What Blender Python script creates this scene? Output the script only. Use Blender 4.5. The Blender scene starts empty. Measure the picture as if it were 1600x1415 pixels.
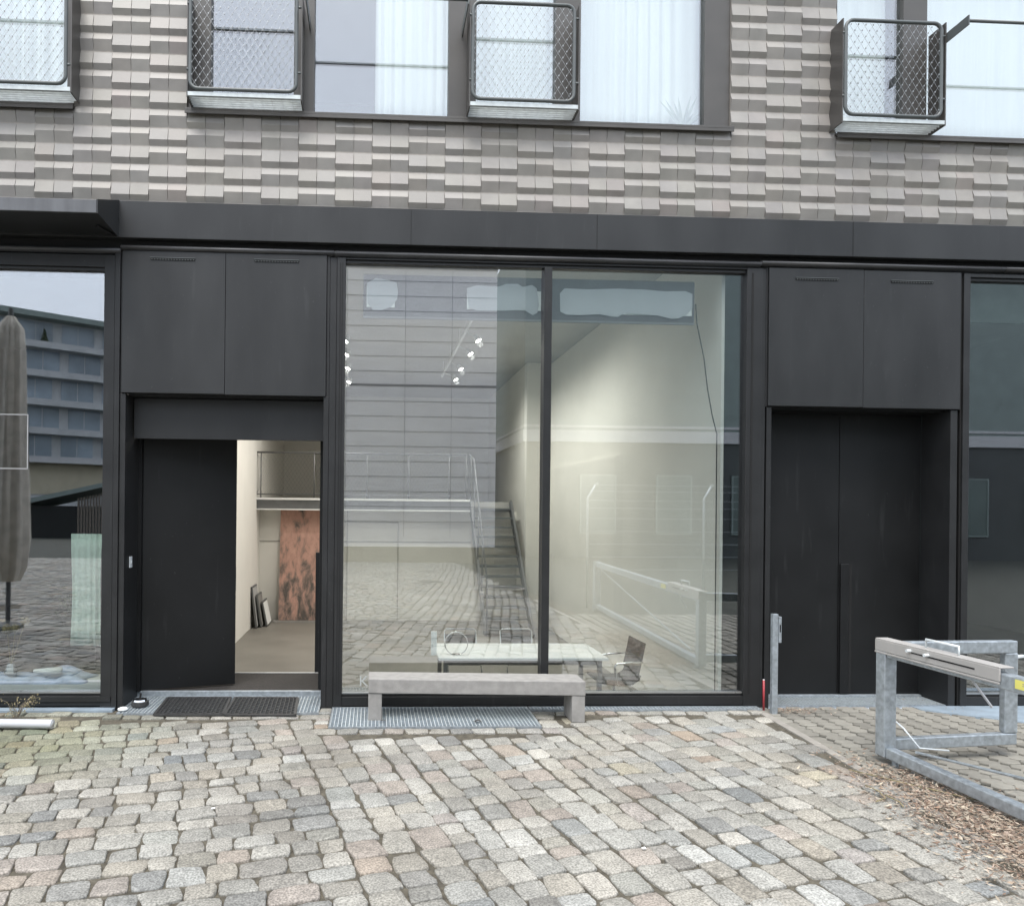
import bpy, math, random
from math import sin, cos, pi, radians, sqrt
from mathutils import Vector, Matrix
random.seed(7)
R = random.Random(11)
SC = bpy.context.scene
COL = SC.collection
GZ = 0.03            # level of the paving at the foot of the facade

# ------------------------------------------------------------------ helpers
class MB:
    """collects boxes, tubes and prisms; build() links them as one mesh object"""
    def __init__(s): s.v, s.f, s.c, s.sm = [], [], None, False
    def add(s, vs, fs):
        n = len(s.v); s.v += [tuple(p) for p in vs]; s.f += [tuple(i + n for i in f) for f in fs]; return s
    def box(s, x0, x1, y0, y1, z0, z1):
        return s.add([(x0,y0,z0),(x1,y0,z0),(x1,y1,z0),(x0,y1,z0),(x0,y0,z1),(x1,y0,z1),(x1,y1,z1),(x0,y1,z1)],
                     [(0,3,2,1),(4,5,6,7),(0,1,5,4),(1,2,6,5),(2,3,7,6),(3,0,4,7)])
    def beam(s, a, b, w, h=None, up=(0,0,1)):
        """square bar from a to b, w across, h along up"""
        h = h or w; a, b = Vector(a), Vector(b); d = (b - a).normalized(); u = Vector(up)
        if abs(d.dot(u)) > .98: u = Vector((0,1,0))
        r = d.cross(u).normalized(); u = r.cross(d).normalized(); r *= w/2; u *= h/2
        vs = [a-r-u, a+r-u, a+r+u, a-r+u, b-r-u, b+r-u, b+r+u, b-r+u]
        return s.add(vs, [(0,3,2,1),(4,5,6,7),(0,1,5,4),(1,2,6,5),(2,3,7,6),(3,0,4,7)])
    def tube(s, pts, r, n=8, closed=False, cap=True):
        pts = [Vector(p) for p in pts]; m = len(pts); rs = r if isinstance(r, (list, tuple)) else [r]*m
        base = len(s.v); prev = None
        for i, p in enumerate(pts):
            a = pts[(i-1) % m] if (closed or i) else p
            b = pts[(i+1) % m] if (closed or i < m-1) else p
            d = (b - a).normalized()
            u = prev if prev is not None else (Vector((0,0,1)) if abs(d.z) < .9 else Vector((0,1,0)))
            x = d.cross(u).normalized(); u = x.cross(d).normalized(); prev = u
            for k in range(n):
                t = 2*pi*k/n; s.v.append(tuple(p + (x*cos(t) + u*sin(t))*rs[i]))
        for i in range(m if closed else m-1):
            for k in range(n):
                j = (i+1) % m
                s.f.append((base+i*n+k, base+i*n+(k+1) % n, base+j*n+(k+1) % n, base+j*n+k))
        if cap and not closed:
            s.f.append(tuple(base+k for k in range(n))[::-1]); s.f.append(tuple(base+(m-1)*n+k for k in range(n)))
        return s
    def prism(s, poly, axis, a, b):
        """poly of (p,q) swept along axis from a to b; axis x:(y,z) y:(x,z) z:(x,y)"""
        n = len(poly)
        def pt(p, q, t): return (t,p,q) if axis == 'x' else (p,t,q) if axis == 'y' else (p,q,t)
        vs = [pt(p,q,a) for p,q in poly] + [pt(p,q,b) for p,q in poly]
        return s.add(vs, [tuple(range(n))[::-1], tuple(range(n,2*n))] + [(i,(i+1)%n,n+(i+1)%n,n+i) for i in range(n)])
    def lathe(s, prof, cx, cy, n=24):
        b = len(s.v)
        for r, z in prof:
            for k in range(n):
                t = 2*pi*k/n; s.v.append((cx+r*cos(t), cy+r*sin(t), z))
        for i in range(len(prof)-1):
            for k in range(n): s.f.append((b+i*n+k, b+i*n+(k+1)%n, b+(i+1)*n+(k+1)%n, b+(i+1)*n+k))
        s.f.append(tuple(b+k for k in range(n))[::-1]); s.f.append(tuple(b+(len(prof)-1)*n+k for k in range(n)))
        return s
    def build(s, name, mat, parent=None, bevel=0, label=None, smooth=False, cols=None):
        off = Vector((0,0,0)); p = parent
        while p is not None: off += p.location; p = p.parent
        me = bpy.data.meshes.new(name)
        me.from_pydata([(x-off.x, y-off.y, z-off.z) for x,y,z in s.v], [], s.f); me.update()
        import bmesh
        bm = bmesh.new(); bm.from_mesh(me); bmesh.ops.recalc_face_normals(bm, faces=bm.faces); bm.to_mesh(me); bm.free()
        if cols is not None:
            at = me.color_attributes.new('tint', 'FLOAT_COLOR', 'POINT')
            at.data.foreach_set('color', [c for col in cols for c in (*col, 1)])
        me.materials.append(mat)
        o = bpy.data.objects.new(name, me); COL.objects.link(o)
        if parent is not None: o.parent = parent
        if bevel:
            m = o.modifiers.new('bevel', 'BEVEL'); m.width = bevel; m.segments = 2; m.limit_method = 'ANGLE'
        if smooth: me.polygons.foreach_set('use_smooth', [True]*len(me.polygons))
        if label: o['label'] = label
        return o

def tag(o, label=None, cat=None, group=None, kind=None):
    if label: o['label'] = label
    if cat: o['category'] = cat
    if group: o['group'] = group
    if kind: o['kind'] = kind
    return o
def empty(name, loc, label, cat, group=None):
    o = bpy.data.objects.new(name, None); COL.objects.link(o); o.location = loc; o.empty_display_size = .1
    return tag(o, label, cat, group)
def box(*a): return MB().box(*a)
def copy_tree(o, parent=None):
    c = o.copy(); COL.objects.link(c)
    if parent is not None: c.parent = parent
    for ch in list(o.children): copy_tree(ch, c)
    return c

# ------------------------------------------------------------------ materials
def new_mat(name):
    m = bpy.data.materials.new(name); m.use_nodes = True
    nt = m.node_tree; return m, nt, nt.nodes['Principled BSDF'], nt.nodes.new, nt.links.new
def mat(name, col, rough=.6, var=.12, scale=6, bump=0, bscale=60, metal=0, spec=.5, tint=False, detail=5, streak=None, col2=None, scuff=0):
    m, nt, b, N, L = new_mat(name)
    tc = N('ShaderNodeTexCoord'); no = N('ShaderNodeTexNoise'); no.inputs['Scale'].default_value = scale; no.inputs['Detail'].default_value = detail
    src = tc.outputs['Object']
    if streak:
        mp = N('ShaderNodeMapping'); mp.inputs['Scale'].default_value = streak; L(src, mp.inputs['Vector']); src = mp.outputs['Vector']
    L(src, no.inputs['Vector'])
    mx = N('ShaderNodeMix'); mx.data_type = 'RGBA'
    c2 = col2 or tuple(min(1, c*(1+var)) for c in col); c1 = col if col2 else tuple(c*(1-var) for c in col)
    mx.inputs['A'].default_value = (*c1, 1); mx.inputs['B'].default_value = (*c2, 1)
    mr = N('ShaderNodeMapRange'); mr.inputs['From Min'].default_value = .3; mr.inputs['From Max'].default_value = .7
    L(no.outputs['Fac'], mr.inputs['Value']); L(mr.outputs['Result'], mx.inputs['Factor'])
    out = mx.outputs['Result']
    if tint:
        at = N('ShaderNodeAttribute'); at.attribute_name = 'tint'
        mu = N('ShaderNodeMix'); mu.data_type = 'RGBA'; mu.blend_type = 'MULTIPLY'; mu.inputs['Factor'].default_value = 1
        L(out, mu.inputs['A']); L(at.outputs['Color'], mu.inputs['B']); out = mu.outputs['Result']
    if scuff:     # dust runs, pale scratches and rubbed specks on the paint
        for sc_, st_, lo, hi, k_ in ((16,(1,1,.12),.62,.80,.55),(55,(1,1,.5),.69,.74,1.0)):
            mp2 = N('ShaderNodeMapping'); mp2.inputs['Scale'].default_value = st_; L(tc.outputs['Object'], mp2.inputs['Vector'])
            n3 = N('ShaderNodeTexNoise'); n3.inputs['Scale'].default_value = sc_; n3.inputs['Detail'].default_value = 7; L(mp2.outputs['Vector'], n3.inputs['Vector'])
            m3 = N('ShaderNodeMapRange'); m3.inputs['From Min'].default_value = lo; m3.inputs['From Max'].default_value = hi; m3.inputs['To Max'].default_value = scuff*k_; L(n3.outputs['Fac'], m3.inputs['Value'])
            x3 = N('ShaderNodeMix'); x3.data_type = 'RGBA'; L(m3.outputs['Result'], x3.inputs['Factor']); L(out, x3.inputs['A']); x3.inputs['B'].default_value = (*(min(.3, c*3.2+.02) for c in col),1); out = x3.outputs['Result']
    L(out, b.inputs['Base Color'])
    b.inputs['Metallic'].default_value = metal; b.inputs['Specular IOR Level'].default_value = spec
    rr = N('ShaderNodeMapRange'); rr.inputs['To Min'].default_value = max(.02, rough-.08); rr.inputs['To Max'].default_value = min(1, rough+.08)
    L(no.outputs['Fac'], rr.inputs['Value']); L(rr.outputs['Result'], b.inputs['Roughness'])
    if bump:
        n2 = N('ShaderNodeTexNoise'); n2.inputs['Scale'].default_value = bscale; n2.inputs['Detail'].default_value = 6
        L(tc.outputs['Object'], n2.inputs['Vector'])
        bp = N('ShaderNodeBump'); bp.inputs['Strength'].default_value = bump; bp.inputs['Distance'].default_value = .01
        L(n2.outputs['Fac'], bp.inputs['Height']); L(bp.outputs['Normal'], b.inputs['Normal'])
    return m
def glass_mat(name, r0=.14, tr=(.93,.96,.95)):
    m, nt, b, N, L = new_mat(name); nt.nodes.remove(b); out = nt.nodes['Material Output']
    lw = N('ShaderNodeLayerWeight'); lw.inputs['Blend'].default_value = .5
    pw = N('ShaderNodeMath'); pw.operation = 'POWER'; pw.inputs[1].default_value = 5; L(lw.outputs['Facing'], pw.inputs[0])
    mr = N('ShaderNodeMapRange'); mr.inputs['To Min'].default_value = r0; mr.inputs['To Max'].default_value = 1; L(pw.outputs[0], mr.inputs['Value'])
    t = N('ShaderNodeBsdfTransparent'); t.inputs['Color'].default_value = (*tr, 1)
    g = N('ShaderNodeBsdfGlossy'); g.inputs['Roughness'].default_value = 0; g.inputs['Color'].default_value = (.97,.97,1,1)
    tc = N('ShaderNodeTexCoord'); no = N('ShaderNodeTexNoise'); no.inputs['Scale'].default_value = 1.1; no.inputs['Detail'].default_value = 1
    L(tc.outputs['Object'], no.inputs['Vector'])
    bp = N('ShaderNodeBump'); bp.inputs['Strength'].default_value = .006; bp.inputs['Distance'].default_value = .02
    L(no.outputs['Fac'], bp.inputs['Height']); L(bp.outputs['Normal'], g.inputs['Normal'])
    mx = N('ShaderNodeMixShader'); L(mr.outputs['Result'], mx.inputs['Fac']); L(t.outputs[0], mx.inputs[1]); L(g.outputs[0], mx.inputs[2])
    L(mx.outputs[0], out.inputs['Surface']); return m
def glow_mat(name, col, e):
    m, nt, b, N, L = new_mat(name); b.inputs['Base Color'].default_value = (*col,1)
    b.inputs['Emission Color'].default_value = (*col,1); b.inputs['Emission Strength'].default_value = e; return m
def granite(name):
    """granite setts: stone tint from the mesh, mineral speckle, worn pale patches, gritty bump"""
    m = mat(name, (.95,.95,.95), .75, tint=True, var=.22, scale=14, bump=.35, bscale=120)
    nt = m.node_tree; N, L = nt.nodes.new, nt.links.new; b = nt.nodes['Principled BSDF']
    tc = N('ShaderNodeTexCoord'); sp = N('ShaderNodeTexNoise'); sp.inputs['Scale'].default_value = 95; sp.inputs['Detail'].default_value = 3
    L(tc.outputs['Object'], sp.inputs['Vector'])
    mr = N('ShaderNodeMapRange'); mr.inputs['From Min'].default_value = .35; mr.inputs['From Max'].default_value = .65; mr.inputs['To Min'].default_value = .60; mr.inputs['To Max'].default_value = 1.33
    L(sp.outputs['Fac'], mr.inputs['Value'])
    old = b.inputs['Base Color'].links[0].from_socket
    mu = N('ShaderNodeMix'); mu.data_type = 'RGBA'; mu.blend_type = 'MULTIPLY'; mu.inputs['Factor'].default_value = 1
    L(old, mu.inputs['A']); L(mr.outputs['Result'], mu.inputs['B'])
    st = N('ShaderNodeTexNoise'); st.inputs['Scale'].default_value = .9; st.inputs['Detail'].default_value = 6; L(tc.outputs['Object'], st.inputs['Vector'])   # worn and soiled areas of the yard
    m2 = N('ShaderNodeMapRange'); m2.inputs['From Min'].default_value = .33; m2.inputs['From Max'].default_value = .66; m2.inputs['To Min'].default_value = .80; m2.inputs['To Max'].default_value = 1.14; L(st.outputs['Fac'], m2.inputs['Value'])
    mv = N('ShaderNodeMix'); mv.data_type = 'RGBA'; mv.blend_type = 'MULTIPLY'; mv.inputs['Factor'].default_value = 1; L(mu.outputs['Result'], mv.inputs['A']); L(m2.outputs['Result'], mv.inputs['B'])
    L(mv.outputs['Result'], b.inputs['Base Color']); return m

M = {}
M['tile']   = mat('glazed_brick', (.262,.245,.222), .5, .11, 5, .12, 90, tint=True, spec=.7, detail=9)
M['grout']  = mat('grout', (.31,.285,.255), .9, .1, 20)
M['paint']  = mat('anthracite_steel', (.0235,.0245,.0252), .45, .3, 2.2, .05, 200, streak=(1,1,.35), spec=.4, scuff=.3)
M['paint2'] = mat('anthracite_frame', (.019,.0195,.020), .45, .2, 3, .04, 200, spec=.4, scuff=.5)
M['bronze'] = mat('brown_grey_frame', (.075,.070,.064), .45, .12, 3)
M['black']  = mat('black_door_steel', (.0085,.009,.0095), .5, .3, 1.6, .03, 200, spec=.35, scuff=.6)
M['gap']    = mat('dark_rubber_joint', (.006,.006,.006), .8)
M['glass']  = glass_mat('window_glass', .205)
M['glass2'] = glass_mat('upper_window_glass', .17)
M['galv']   = mat('galvanised_steel', (.40,.44,.47), .42, .22, 26, .08, 60, metal=.55, detail=3)
M['galvl']  = mat('galvanised_grate', (.70,.74,.75), .5, .12, 20, metal=.1)
M['gratel'] = mat('balcony_grate_steel', (.52,.56,.56), .5, .12, 20, metal=.15)
M['foil']   = mat('pale_foil', (.42,.44,.43), .7, .02, 3)
M['pleaf']  = mat('pale_leaf', (.40,.45,.40), .7, .1, 9)
M['sheet']  = mat('zinc_sheet', (.33,.40,.46), .5, .12, 8, .05, 60, metal=.3)
M['taupe']  = mat('taupe_channel', (.40,.385,.365), .5, .05, 5)
M['conc']   = mat('bench_concrete', (.285,.275,.26), .8, .14, 14, .2, 120)
M['white']  = mat('white_plaster', (.78,.765,.72), .85, .03, 2)
M['ceil']   = mat('concrete_ceiling', (.40,.39,.365), .8, .08, 1.5)
M['floor']  = mat('screed_floor', (.185,.175,.155), .55, .14, 1.4)
M['mat']    = mat('entrance_matting', (.03,.027,.025), .9, .4, 50, .5, 200)
M['rubber'] = mat('rubber_mat', (.04,.04,.04), .6, .3, 30)
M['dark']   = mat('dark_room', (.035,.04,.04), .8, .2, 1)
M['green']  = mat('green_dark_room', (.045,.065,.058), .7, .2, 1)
M['curt']   = mat('white_curtain', (.80,.82,.80), .9, .04, 30, streak=(1,1,.02))
M['gcurt']  = mat('mint_curtain', (.55,.68,.60), .9, .06, 30)
M['chrome'] = mat('chrome', (.75,.75,.75), .12, .02, 5, metal=1)
M['seat']   = mat('charcoal_mesh', (.045,.045,.045), .7, .2, 60)
M['table']  = mat('white_tabletop', (.74,.75,.74), .4, .02, 5)
M['board']  = mat('grey_sign_board', (.10,.10,.115), .7, .08, 2)
M['blob']   = mat('bluegrey_sign_face', (.50,.52,.555), .9, .01, 1, spec=0)
M['paper']  = mat('white_paper', (.85,.87,.86), .8, .02, 3)
M['steel']  = mat('stair_steel', (.115,.118,.12), .45, .12, 4)
M['rail']   = mat('painted_tube', (.10,.11,.108), .4, .12, 6)
M['rope']   = mat('stainless_rope', (.36,.37,.37), .4, .08, 30, metal=.7)
M['pave']   = granite('granite_sett')
M['asph']   = mat('dark_ground', (.05,.052,.042), .9, .3, 3, .4, 40)
M['dirt']   = mat('joint_dirt', (.055,.048,.036), .95, .4, 22, .8, 90, col2=(.135,.12,.09))
M['canopy'] = mat('weathered_canopy_steel', (.105,.108,.115), .5, .3, 9, streak=(1,1,.15))
M['trim']   = mat('trim_steel', (.07,.07,.072), .35, .15, 4)
M['bone']   = mat('beige_paver', (.95,.95,.95), .85, .16, 18, .25, 120, tint=True)
M['kerb']   = mat('kerb_concrete', (.30,.28,.25), .85, .15, 14, .2, 90)
M['leaf']   = mat('dry_leaf', (.95,.95,.95), .85, .2, 40, tint=True)
M['pale']   = mat('pale_cladding', (.82,.79,.75), .8, .04, 1.5)
M['seam']   = mat('cladding_seam', (.22,.22,.23), .8)
M['slate']  = mat('slate_facade', (.20,.24,.225), .8, .1, 2)
M['dwin']   = mat('dark_green_window', (.07,.10,.09), .3, .2, 1)
M['slate2'] = mat('dark_shopfront', (.045,.05,.05), .6, .2, 1)
M['band']   = mat('pale_band', (.46,.46,.46), .8, .05, 3)
M['plinth'] = mat('olive_plinth', (.17,.155,.115), .85, .1, 3)
M['aptw']   = mat('grey_render', (.44,.45,.45), .8, .1, 1)
M['aptl']   = mat('yellow_lit_storey', (.50,.45,.33), .8, .1, 1)  # yellowish light in the far block's ground storey, put into the colour
M['wing']   = mat('blue_window', (.24,.29,.33), .25, .35, .25)
M['wood']   = mat('slatted_wood', (.16,.135,.11), .8, .3, 8)
M['canvas'] = mat('parasol_canvas', (.68,.63,.55), .9, .15, 7, .3, 20)
M['plant']  = mat('dark_plant', (.05,.075,.03), .7, .4, 20)
M['dry']    = mat('dried_plant', (.26,.22,.12), .9, .3, 30)
M['blue']   = mat('blue_cloth', (.40,.47,.62), .9, .2, 9)
M['pvc']    = mat('white_plastic', (.52,.53,.55), .35, .03, 5)
M['red']    = mat('red_plastic', (.40,.05,.06), .4, .1, 5)
M['yellow'] = mat('yellow_label', (.80,.74,.18), .5, .04, 5)
M['iron']   = mat('cast_iron', (.06,.058,.055), .6, .3, 30, .3, 60)
M['lamp']   = glow_mat('lit_spotlight', (1,.96,.88), 14)
M['plate']  = mat('brushed_plate', (.45,.46,.46), .3, .06, 5, metal=.8)

# copper-pink painting with dark smears
def painting_mat():
    m, nt, b, N, L = new_mat('rose_painting'); b.inputs['Roughness'].default_value = .6
    tc = N('ShaderNodeTexCoord'); mp = N('ShaderNodeMapping'); mp.inputs['Scale'].default_value = (1.9,1.9,.8); mp.inputs['Rotation'].default_value = (0,.7,0)
    L(tc.outputs['Object'], mp.inputs['Vector'])
    n1 = N('ShaderNodeTexNoise'); n1.inputs['Scale'].default_value = 2.9; n1.inputs['Detail'].default_value = 14; n1.inputs['Roughness'].default_value = .68; n1.inputs['Distortion'].default_value = .35
    L(mp.outputs['Vector'], n1.inputs['Vector'])
    r = N('ShaderNodeValToRGB'); e = r.color_ramp.elements
    e[0].position = .36; e[0].color = (.10,.085,.075,1); e[1].position = .64; e[1].color = (.58,.35,.28,1)
    x = e.new(.46); x.color = (.31,.21,.175,1); x = e.new(.53); x.color = (.50,.29,.23,1)
    sx = N('ShaderNodeSeparateXYZ'); L(tc.outputs['Object'], sx.inputs[0])
    zr = N('ShaderNodeMapRange'); zr.inputs['From Min'].default_value = .2; zr.inputs['From Max'].default_value = 1.6; zr.inputs['To Min'].default_value = -.09; zr.inputs['To Max'].default_value = .06; L(sx.outputs['Z'], zr.inputs['Value'])
    ad = N('ShaderNodeMath'); L(n1.outputs['Fac'], ad.inputs[0]); L(zr.outputs['Result'], ad.inputs[1])
    L(ad.outputs[0], r.inputs['Fac']); L(r.outputs['Color'], b.inputs['Base Color']); return m
M['art'] = painting_mat()

# ------------------------------------------------------------------ world, sun, camera
w = bpy.data.worlds.new('World'); SC.world = w; w.use_nodes = True
nt = w.node_tree; N, L = nt.nodes.new, nt.links.new; bg = nt.nodes['Background']
sky = N('ShaderNodeTexSky'); sky.sky_type = 'NISHITA'; sky.sun_disc = False
sky.sun_elevation = radians(65); sky.sun_rotation = radians(197); sky.air_density = 1.6; sky.dust_density = 5; sky.ozone_density = 1.2
tc = N('ShaderNodeTexCoord'); no = N('ShaderNodeTexNoise'); no.inputs['Scale'].default_value = 2.2; no.inputs['Detail'].default_value = 6
L(tc.outputs['Generated'], no.inputs['Vector'])
cr = N('ShaderNodeMix'); cr.data_type = 'RGBA'; cr.inputs['A'].default_value = (5.2,5.9,7.2,1); cr.inputs['B'].default_value = (7.6,8.0,8.6,1)
L(no.outputs['Fac'], cr.inputs['Factor'])
mx = N('ShaderNodeMix'); mx.data_type = 'RGBA'; mx.inputs['Factor'].default_value = .8
L(sky.outputs['Color'], mx.inputs['A']); L(cr.outputs['Result'], mx.inputs['B']); L(mx.outputs['Result'], bg.inputs['Color'])
bg.inputs['Strength'].default_value = .15
su = bpy.data.lights.new('sun', 'SUN'); su.energy = 1.5; su.angle = radians(34); su.color = (1,.97,.92)
so = bpy.data.objects.new('sun', su); COL.objects.link(so)
so.rotation_euler = Vector((.12,.40,-.905)).to_track_quat('-Z','Y').to_euler()

ROLL, YAW = .010, radians(2.65)
cam = bpy.data.cameras.new('camera'); co = bpy.data.objects.new('camera', cam); COL.objects.link(co); SC.camera = co
cam.sensor_width = 36; cam.sensor_fit = 'HORIZONTAL'; cam.lens = 1150/1600*36
cam.shift_x = .5 - 638/1600; cam.shift_y = (790.5-707.5)/1600; cam.clip_end = 900; cam.clip_start = .01
r0 = Vector((cos(YAW),-sin(YAW),0)); fw = Vector((sin(YAW),cos(YAW),0)); zz = Vector((0,0,1))
Rv = r0*cos(ROLL) + zz*sin(ROLL); Uv = zz*cos(ROLL) - r0*sin(ROLL)
mw = Matrix((Rv, Uv, -fw)).transposed().to_4x4(); mw.translation = (0,-7,1.95); co.matrix_world = mw

# ================================================================== ground
tag(MB().add([(-300,-300,.006),(300,-300,.006),(300,0,.006),(-300,0,.006)], [(0,1,2,3)]).build('ground', M['asph']), kind='structure')
EXCL = [(-.39,1.49,-.64,.3), (-2.40,-.52,-.25,.6), (-9,-2.39,-.09,.3), (3.70,30,-60,1)]
A0 = radians(13.5)
def warp(p, q):
    x = p*cos(A0) - q*sin(A0); y = p*sin(A0) + q*cos(A0)
    x += .015*x*y + .012*sin(y*1.7+x*.6); y += .03*sin(x*1.3+y*.4)
    return x, y
def kerb_x(y): return 3.745 + .045*(y+.3)*(y < -.3)
PAL = [((.345,.335,.305),30), ((.405,.395,.365),22), ((.285,.275,.25),18), ((.235,.235,.23),12), ((.345,.32,.275),18), ((.325,.27,.235),9), ((.355,.30,.26),6),
       ((.165,.17,.17),5), ((.305,.30,.265),12), ((.40,.355,.25),1.5), ((.36,.26,.18),.8), ((.49,.48,.45),9)]
PAL = [(tuple(.56*a*1.0*k+.44*m for a, m, k in zip(c,(.335,.324,.292),(1.0,.99,.955))), n) for c, n in PAL]
PALC = [c for c,_ in PAL]; PALW = [n for _,n in PAL]
mb = MB(); cols = []
def sett(pc, qc, hw, hl, tf, near):
    """one rounded granite sett, centre pc,qc in the frame of tf, half sizes hw,hl"""
    cx, cy = tf(pc, qc); n = 20 if near else 10
    ex = R.uniform(5,13); ph = [R.uniform(0,6.28) for _ in range(4)]; am = [R.uniform(0,.02), R.uniform(0,.03), R.uniform(0,.034), R.uniform(0,.03)]
    sk = R.uniform(-.10,.10); rot = R.gauss(0,.04); tap = R.uniform(-.10,.10); rim = []
    for k in range(n):
        t = 2*pi*(k+.5)/n; c_, s_ = cos(t), sin(t)
        rr = (abs(c_)**ex + abs(s_)**ex)**(-1/ex)
        rr *= 1 - am[0] - am[1]*cos(2*t+ph[0]) - am[2]*cos(3*t+ph[1]) - am[3]*cos(5*t+ph[2])
        u, v = rr*c_, rr*s_; u = u*(1+tap*v) + sk*v
        rim.append((u*hw, v*hl))
    zo = GZ + R.gauss(0,.0035); tx, ty = R.gauss(0,.025), R.gauss(0,.025)
    col = R.choices(PALC, PALW)[0]; f = R.uniform(.84,1.14); g = R.gauss(0,.006)
    moss = max(0, min(1, (1.5-sqrt((cx+2.9)**2+((cy+.9)*1.2)**2))/1.2))      # damp mossy corner by the left shop
    col = tuple(max(.03,c*f*(1-.22*moss)) for c in (col[0]+g, col[1]+.015*moss, col[2]-g-.05*moss))
    rings = ((1.0,-.026),(1.0,-.008),(.98,-.0028),(.92,0),(.5,.0012)) if near else ((1.0,-.026),(.98,-.006),(.8,0))
    b0 = len(mb.v)
    for s_, dz in rings:
        for u, v in rim:
            x, y = tf(pc + (u*cos(rot)-v*sin(rot))*s_, qc + (u*sin(rot)+v*cos(rot))*s_)
            mb.v.append((x, y, zo + dz + (tx*u + ty*v)*s_ + (R.gauss(0,.0008) if near and s_ > .6 else 0))); cols.append(col)
    mb.v.append((*tf(pc,qc), zo+.0025)); cols.append(col)
    nr = len(rings)
    for i in range(nr-1):
        for k in range(n): mb.f.append((b0+i*n+k, b0+i*n+(k+1)%n, b0+(i+1)*n+(k+1)%n, b0+(i+1)*n+k))
    for k in range(n): mb.f.append((b0+(nr-1)*n+k, b0+(nr-1)*n+(k+1)%n, b0+nr*n))
def plain(p, q): return p, q
def course(x0, x1, y, hl):
    x = x0
    while x < x1-.06:
        w_ = min(R.uniform(.16,.24), x1-x)
        if x1-x-w_ < .09: w_ = x1-x
        sett(x+w_/2, y+R.gauss(0,.003), w_/2-.006, hl-.005, plain, True); x += w_
course(-.50,1.66,-.705,.066); course(-2.42,-.38,-.262,.062); course(-9,-2.42,-.155,.062); course(1.48,3.70,-.172,.06)
course(-.50,-.375,-.05,.075); course(-.51,-.375,-.16,.03)
for y_ in (-.32,-.44,-.56): course(-.51,-.378,y_,.058)
for y_ in (-.30,-.43,-.56): course(1.49,1.68,y_,.062)
P0 = -.80
def field_sett(pc, qc, hw, hl):
    cx, cy = warp(pc, qc); near = cy > -5.2 and abs(cx) < 6
    if cy > -.17 or cy < -19 or abs(cx) > 14 or (cy > -7 and (cx < -6.5 or cx > 9)): return
    lim = -.31 if cx < -2.42 else -.41 if cx < -.5 else -.85 if cx < 1.66 else -.32
    if cy > lim or cx > kerb_x(cy)-.115: return
    sett(pc, qc, hw, hl, warp, near)
p = P0
while p < 26:
    wd = R.uniform(.150,.215); q = -26.0 + R.uniform(0,.2)
    while q < 6:
        ln = R.choice((R.uniform(.12,.17), R.uniform(.16,.23), R.uniform(.19,.29)))
        pc, qc = p + wd/2, q + ln/2; q += ln
        gap = R.uniform(.002,.0075)
        field_sett(pc+.008*sin(qc*2.9+p*7)+R.gauss(0,.003), qc, wd/2*R.uniform(.97,1.03)-gap, ln/2-gap*R.uniform(.5,1.1))
    p += wd
q = -26.0                       # left of the bonding line the courses run the other way
while q < 6:
    ht = R.uniform(.125,.19); p = P0 - R.uniform(0,.01)
    while p > -26:
        wd = R.choice((R.uniform(.14,.19), R.uniform(.17,.24), R.uniform(.20,.28)))
        gap = R.uniform(.002,.0075)
        field_sett(p-wd/2, q+ht/2+.010*sin(p*2.3+q*5)+R.gauss(0,.003), wd/2-gap*R.uniform(.6,1.1), ht/2*R.uniform(.95,1.02)-gap)
        p -= wd
    q += ht
tag(mb.build('cobblestone_pavement', M['pave'], smooth=True, cols=cols), kind='structure')
# grit and moss lying in the joints (sheet just under the sett tops)
tag(MB().add([(-9,-9,.0165),(3.7,-9,.0165),(3.7,-.02,.0165),(-9,-.02,.0165)], [(0,1,2,3)]).build('joint_filling', M['dirt']), kind='structure')

# interlocking concrete pavers in the right-hand bay
mb = MB(); cols = []
for r in range(0, 34):
    for k in range(0, 34):
        x = 3.60 + k*.165; y = -.09 - r*.2 - (.1 if k % 2 else 0); half = r == 33
        if half: y = -.04
        if half and k % 2 == 0: continue
        if x < kerb_x(y)+.02 or x > 8.5 or y < -6: continue
        e = .0085; z = R.gauss(.026,.0025); f = R.uniform(.78,1.15); c = (.272*f,.258*f,.222*f)
        hw, hl, d = .0825-e, (.045 if half else .1-e), (.004 if half else .018)
        out = [(-hw+d,-hl),(hw-d,-hl),(hw+d,-hl*.45),(hw-d,0),(hw-d,hl*.1),(hw+d,hl*.5),(hw-d,hl),(-hw+d,hl),(-hw-d,hl*.5),(-hw+d,hl*.05),(-hw+d,-hl*.05),(-hw-d,-hl*.45)]
        out = [(u*.93, v) for u, v in out]
        n = len(out); b0 = len(mb.v)
        for s_, dz in ((1,-.02),(1,-.006),(.93,0)):
            for u, v in out: mb.v.append((x+u*s_, y+v*s_, z+dz)); cols.append(c)
        for i in range(2):
            for j in range(n): mb.f.append((b0+i*n+j, b0+i*n+(j+1)%n, b0+(i+1)*n+(j+1)%n, b0+(i+1)*n+j))
        mb.f.append(tuple(b0+2*n+j for j in range(n)))
tag(mb.build('paver_pavement', M['bone'], cols=cols), kind='structure')
mb = MB(); y = -.12
while y > -8:
    l = R.uniform(.7,1.0); x = kerb_x(y-l/2)
    mb.beam((kerb_x(y)-.045,y-.004,.0), (kerb_x(y-l)-.045,y-l+.004,.0), .075, .062+R.uniform(-.003,.003)); y -= l
tag(mb.build('kerb', M['kerb'], bevel=.006), kind='structure')

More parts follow.
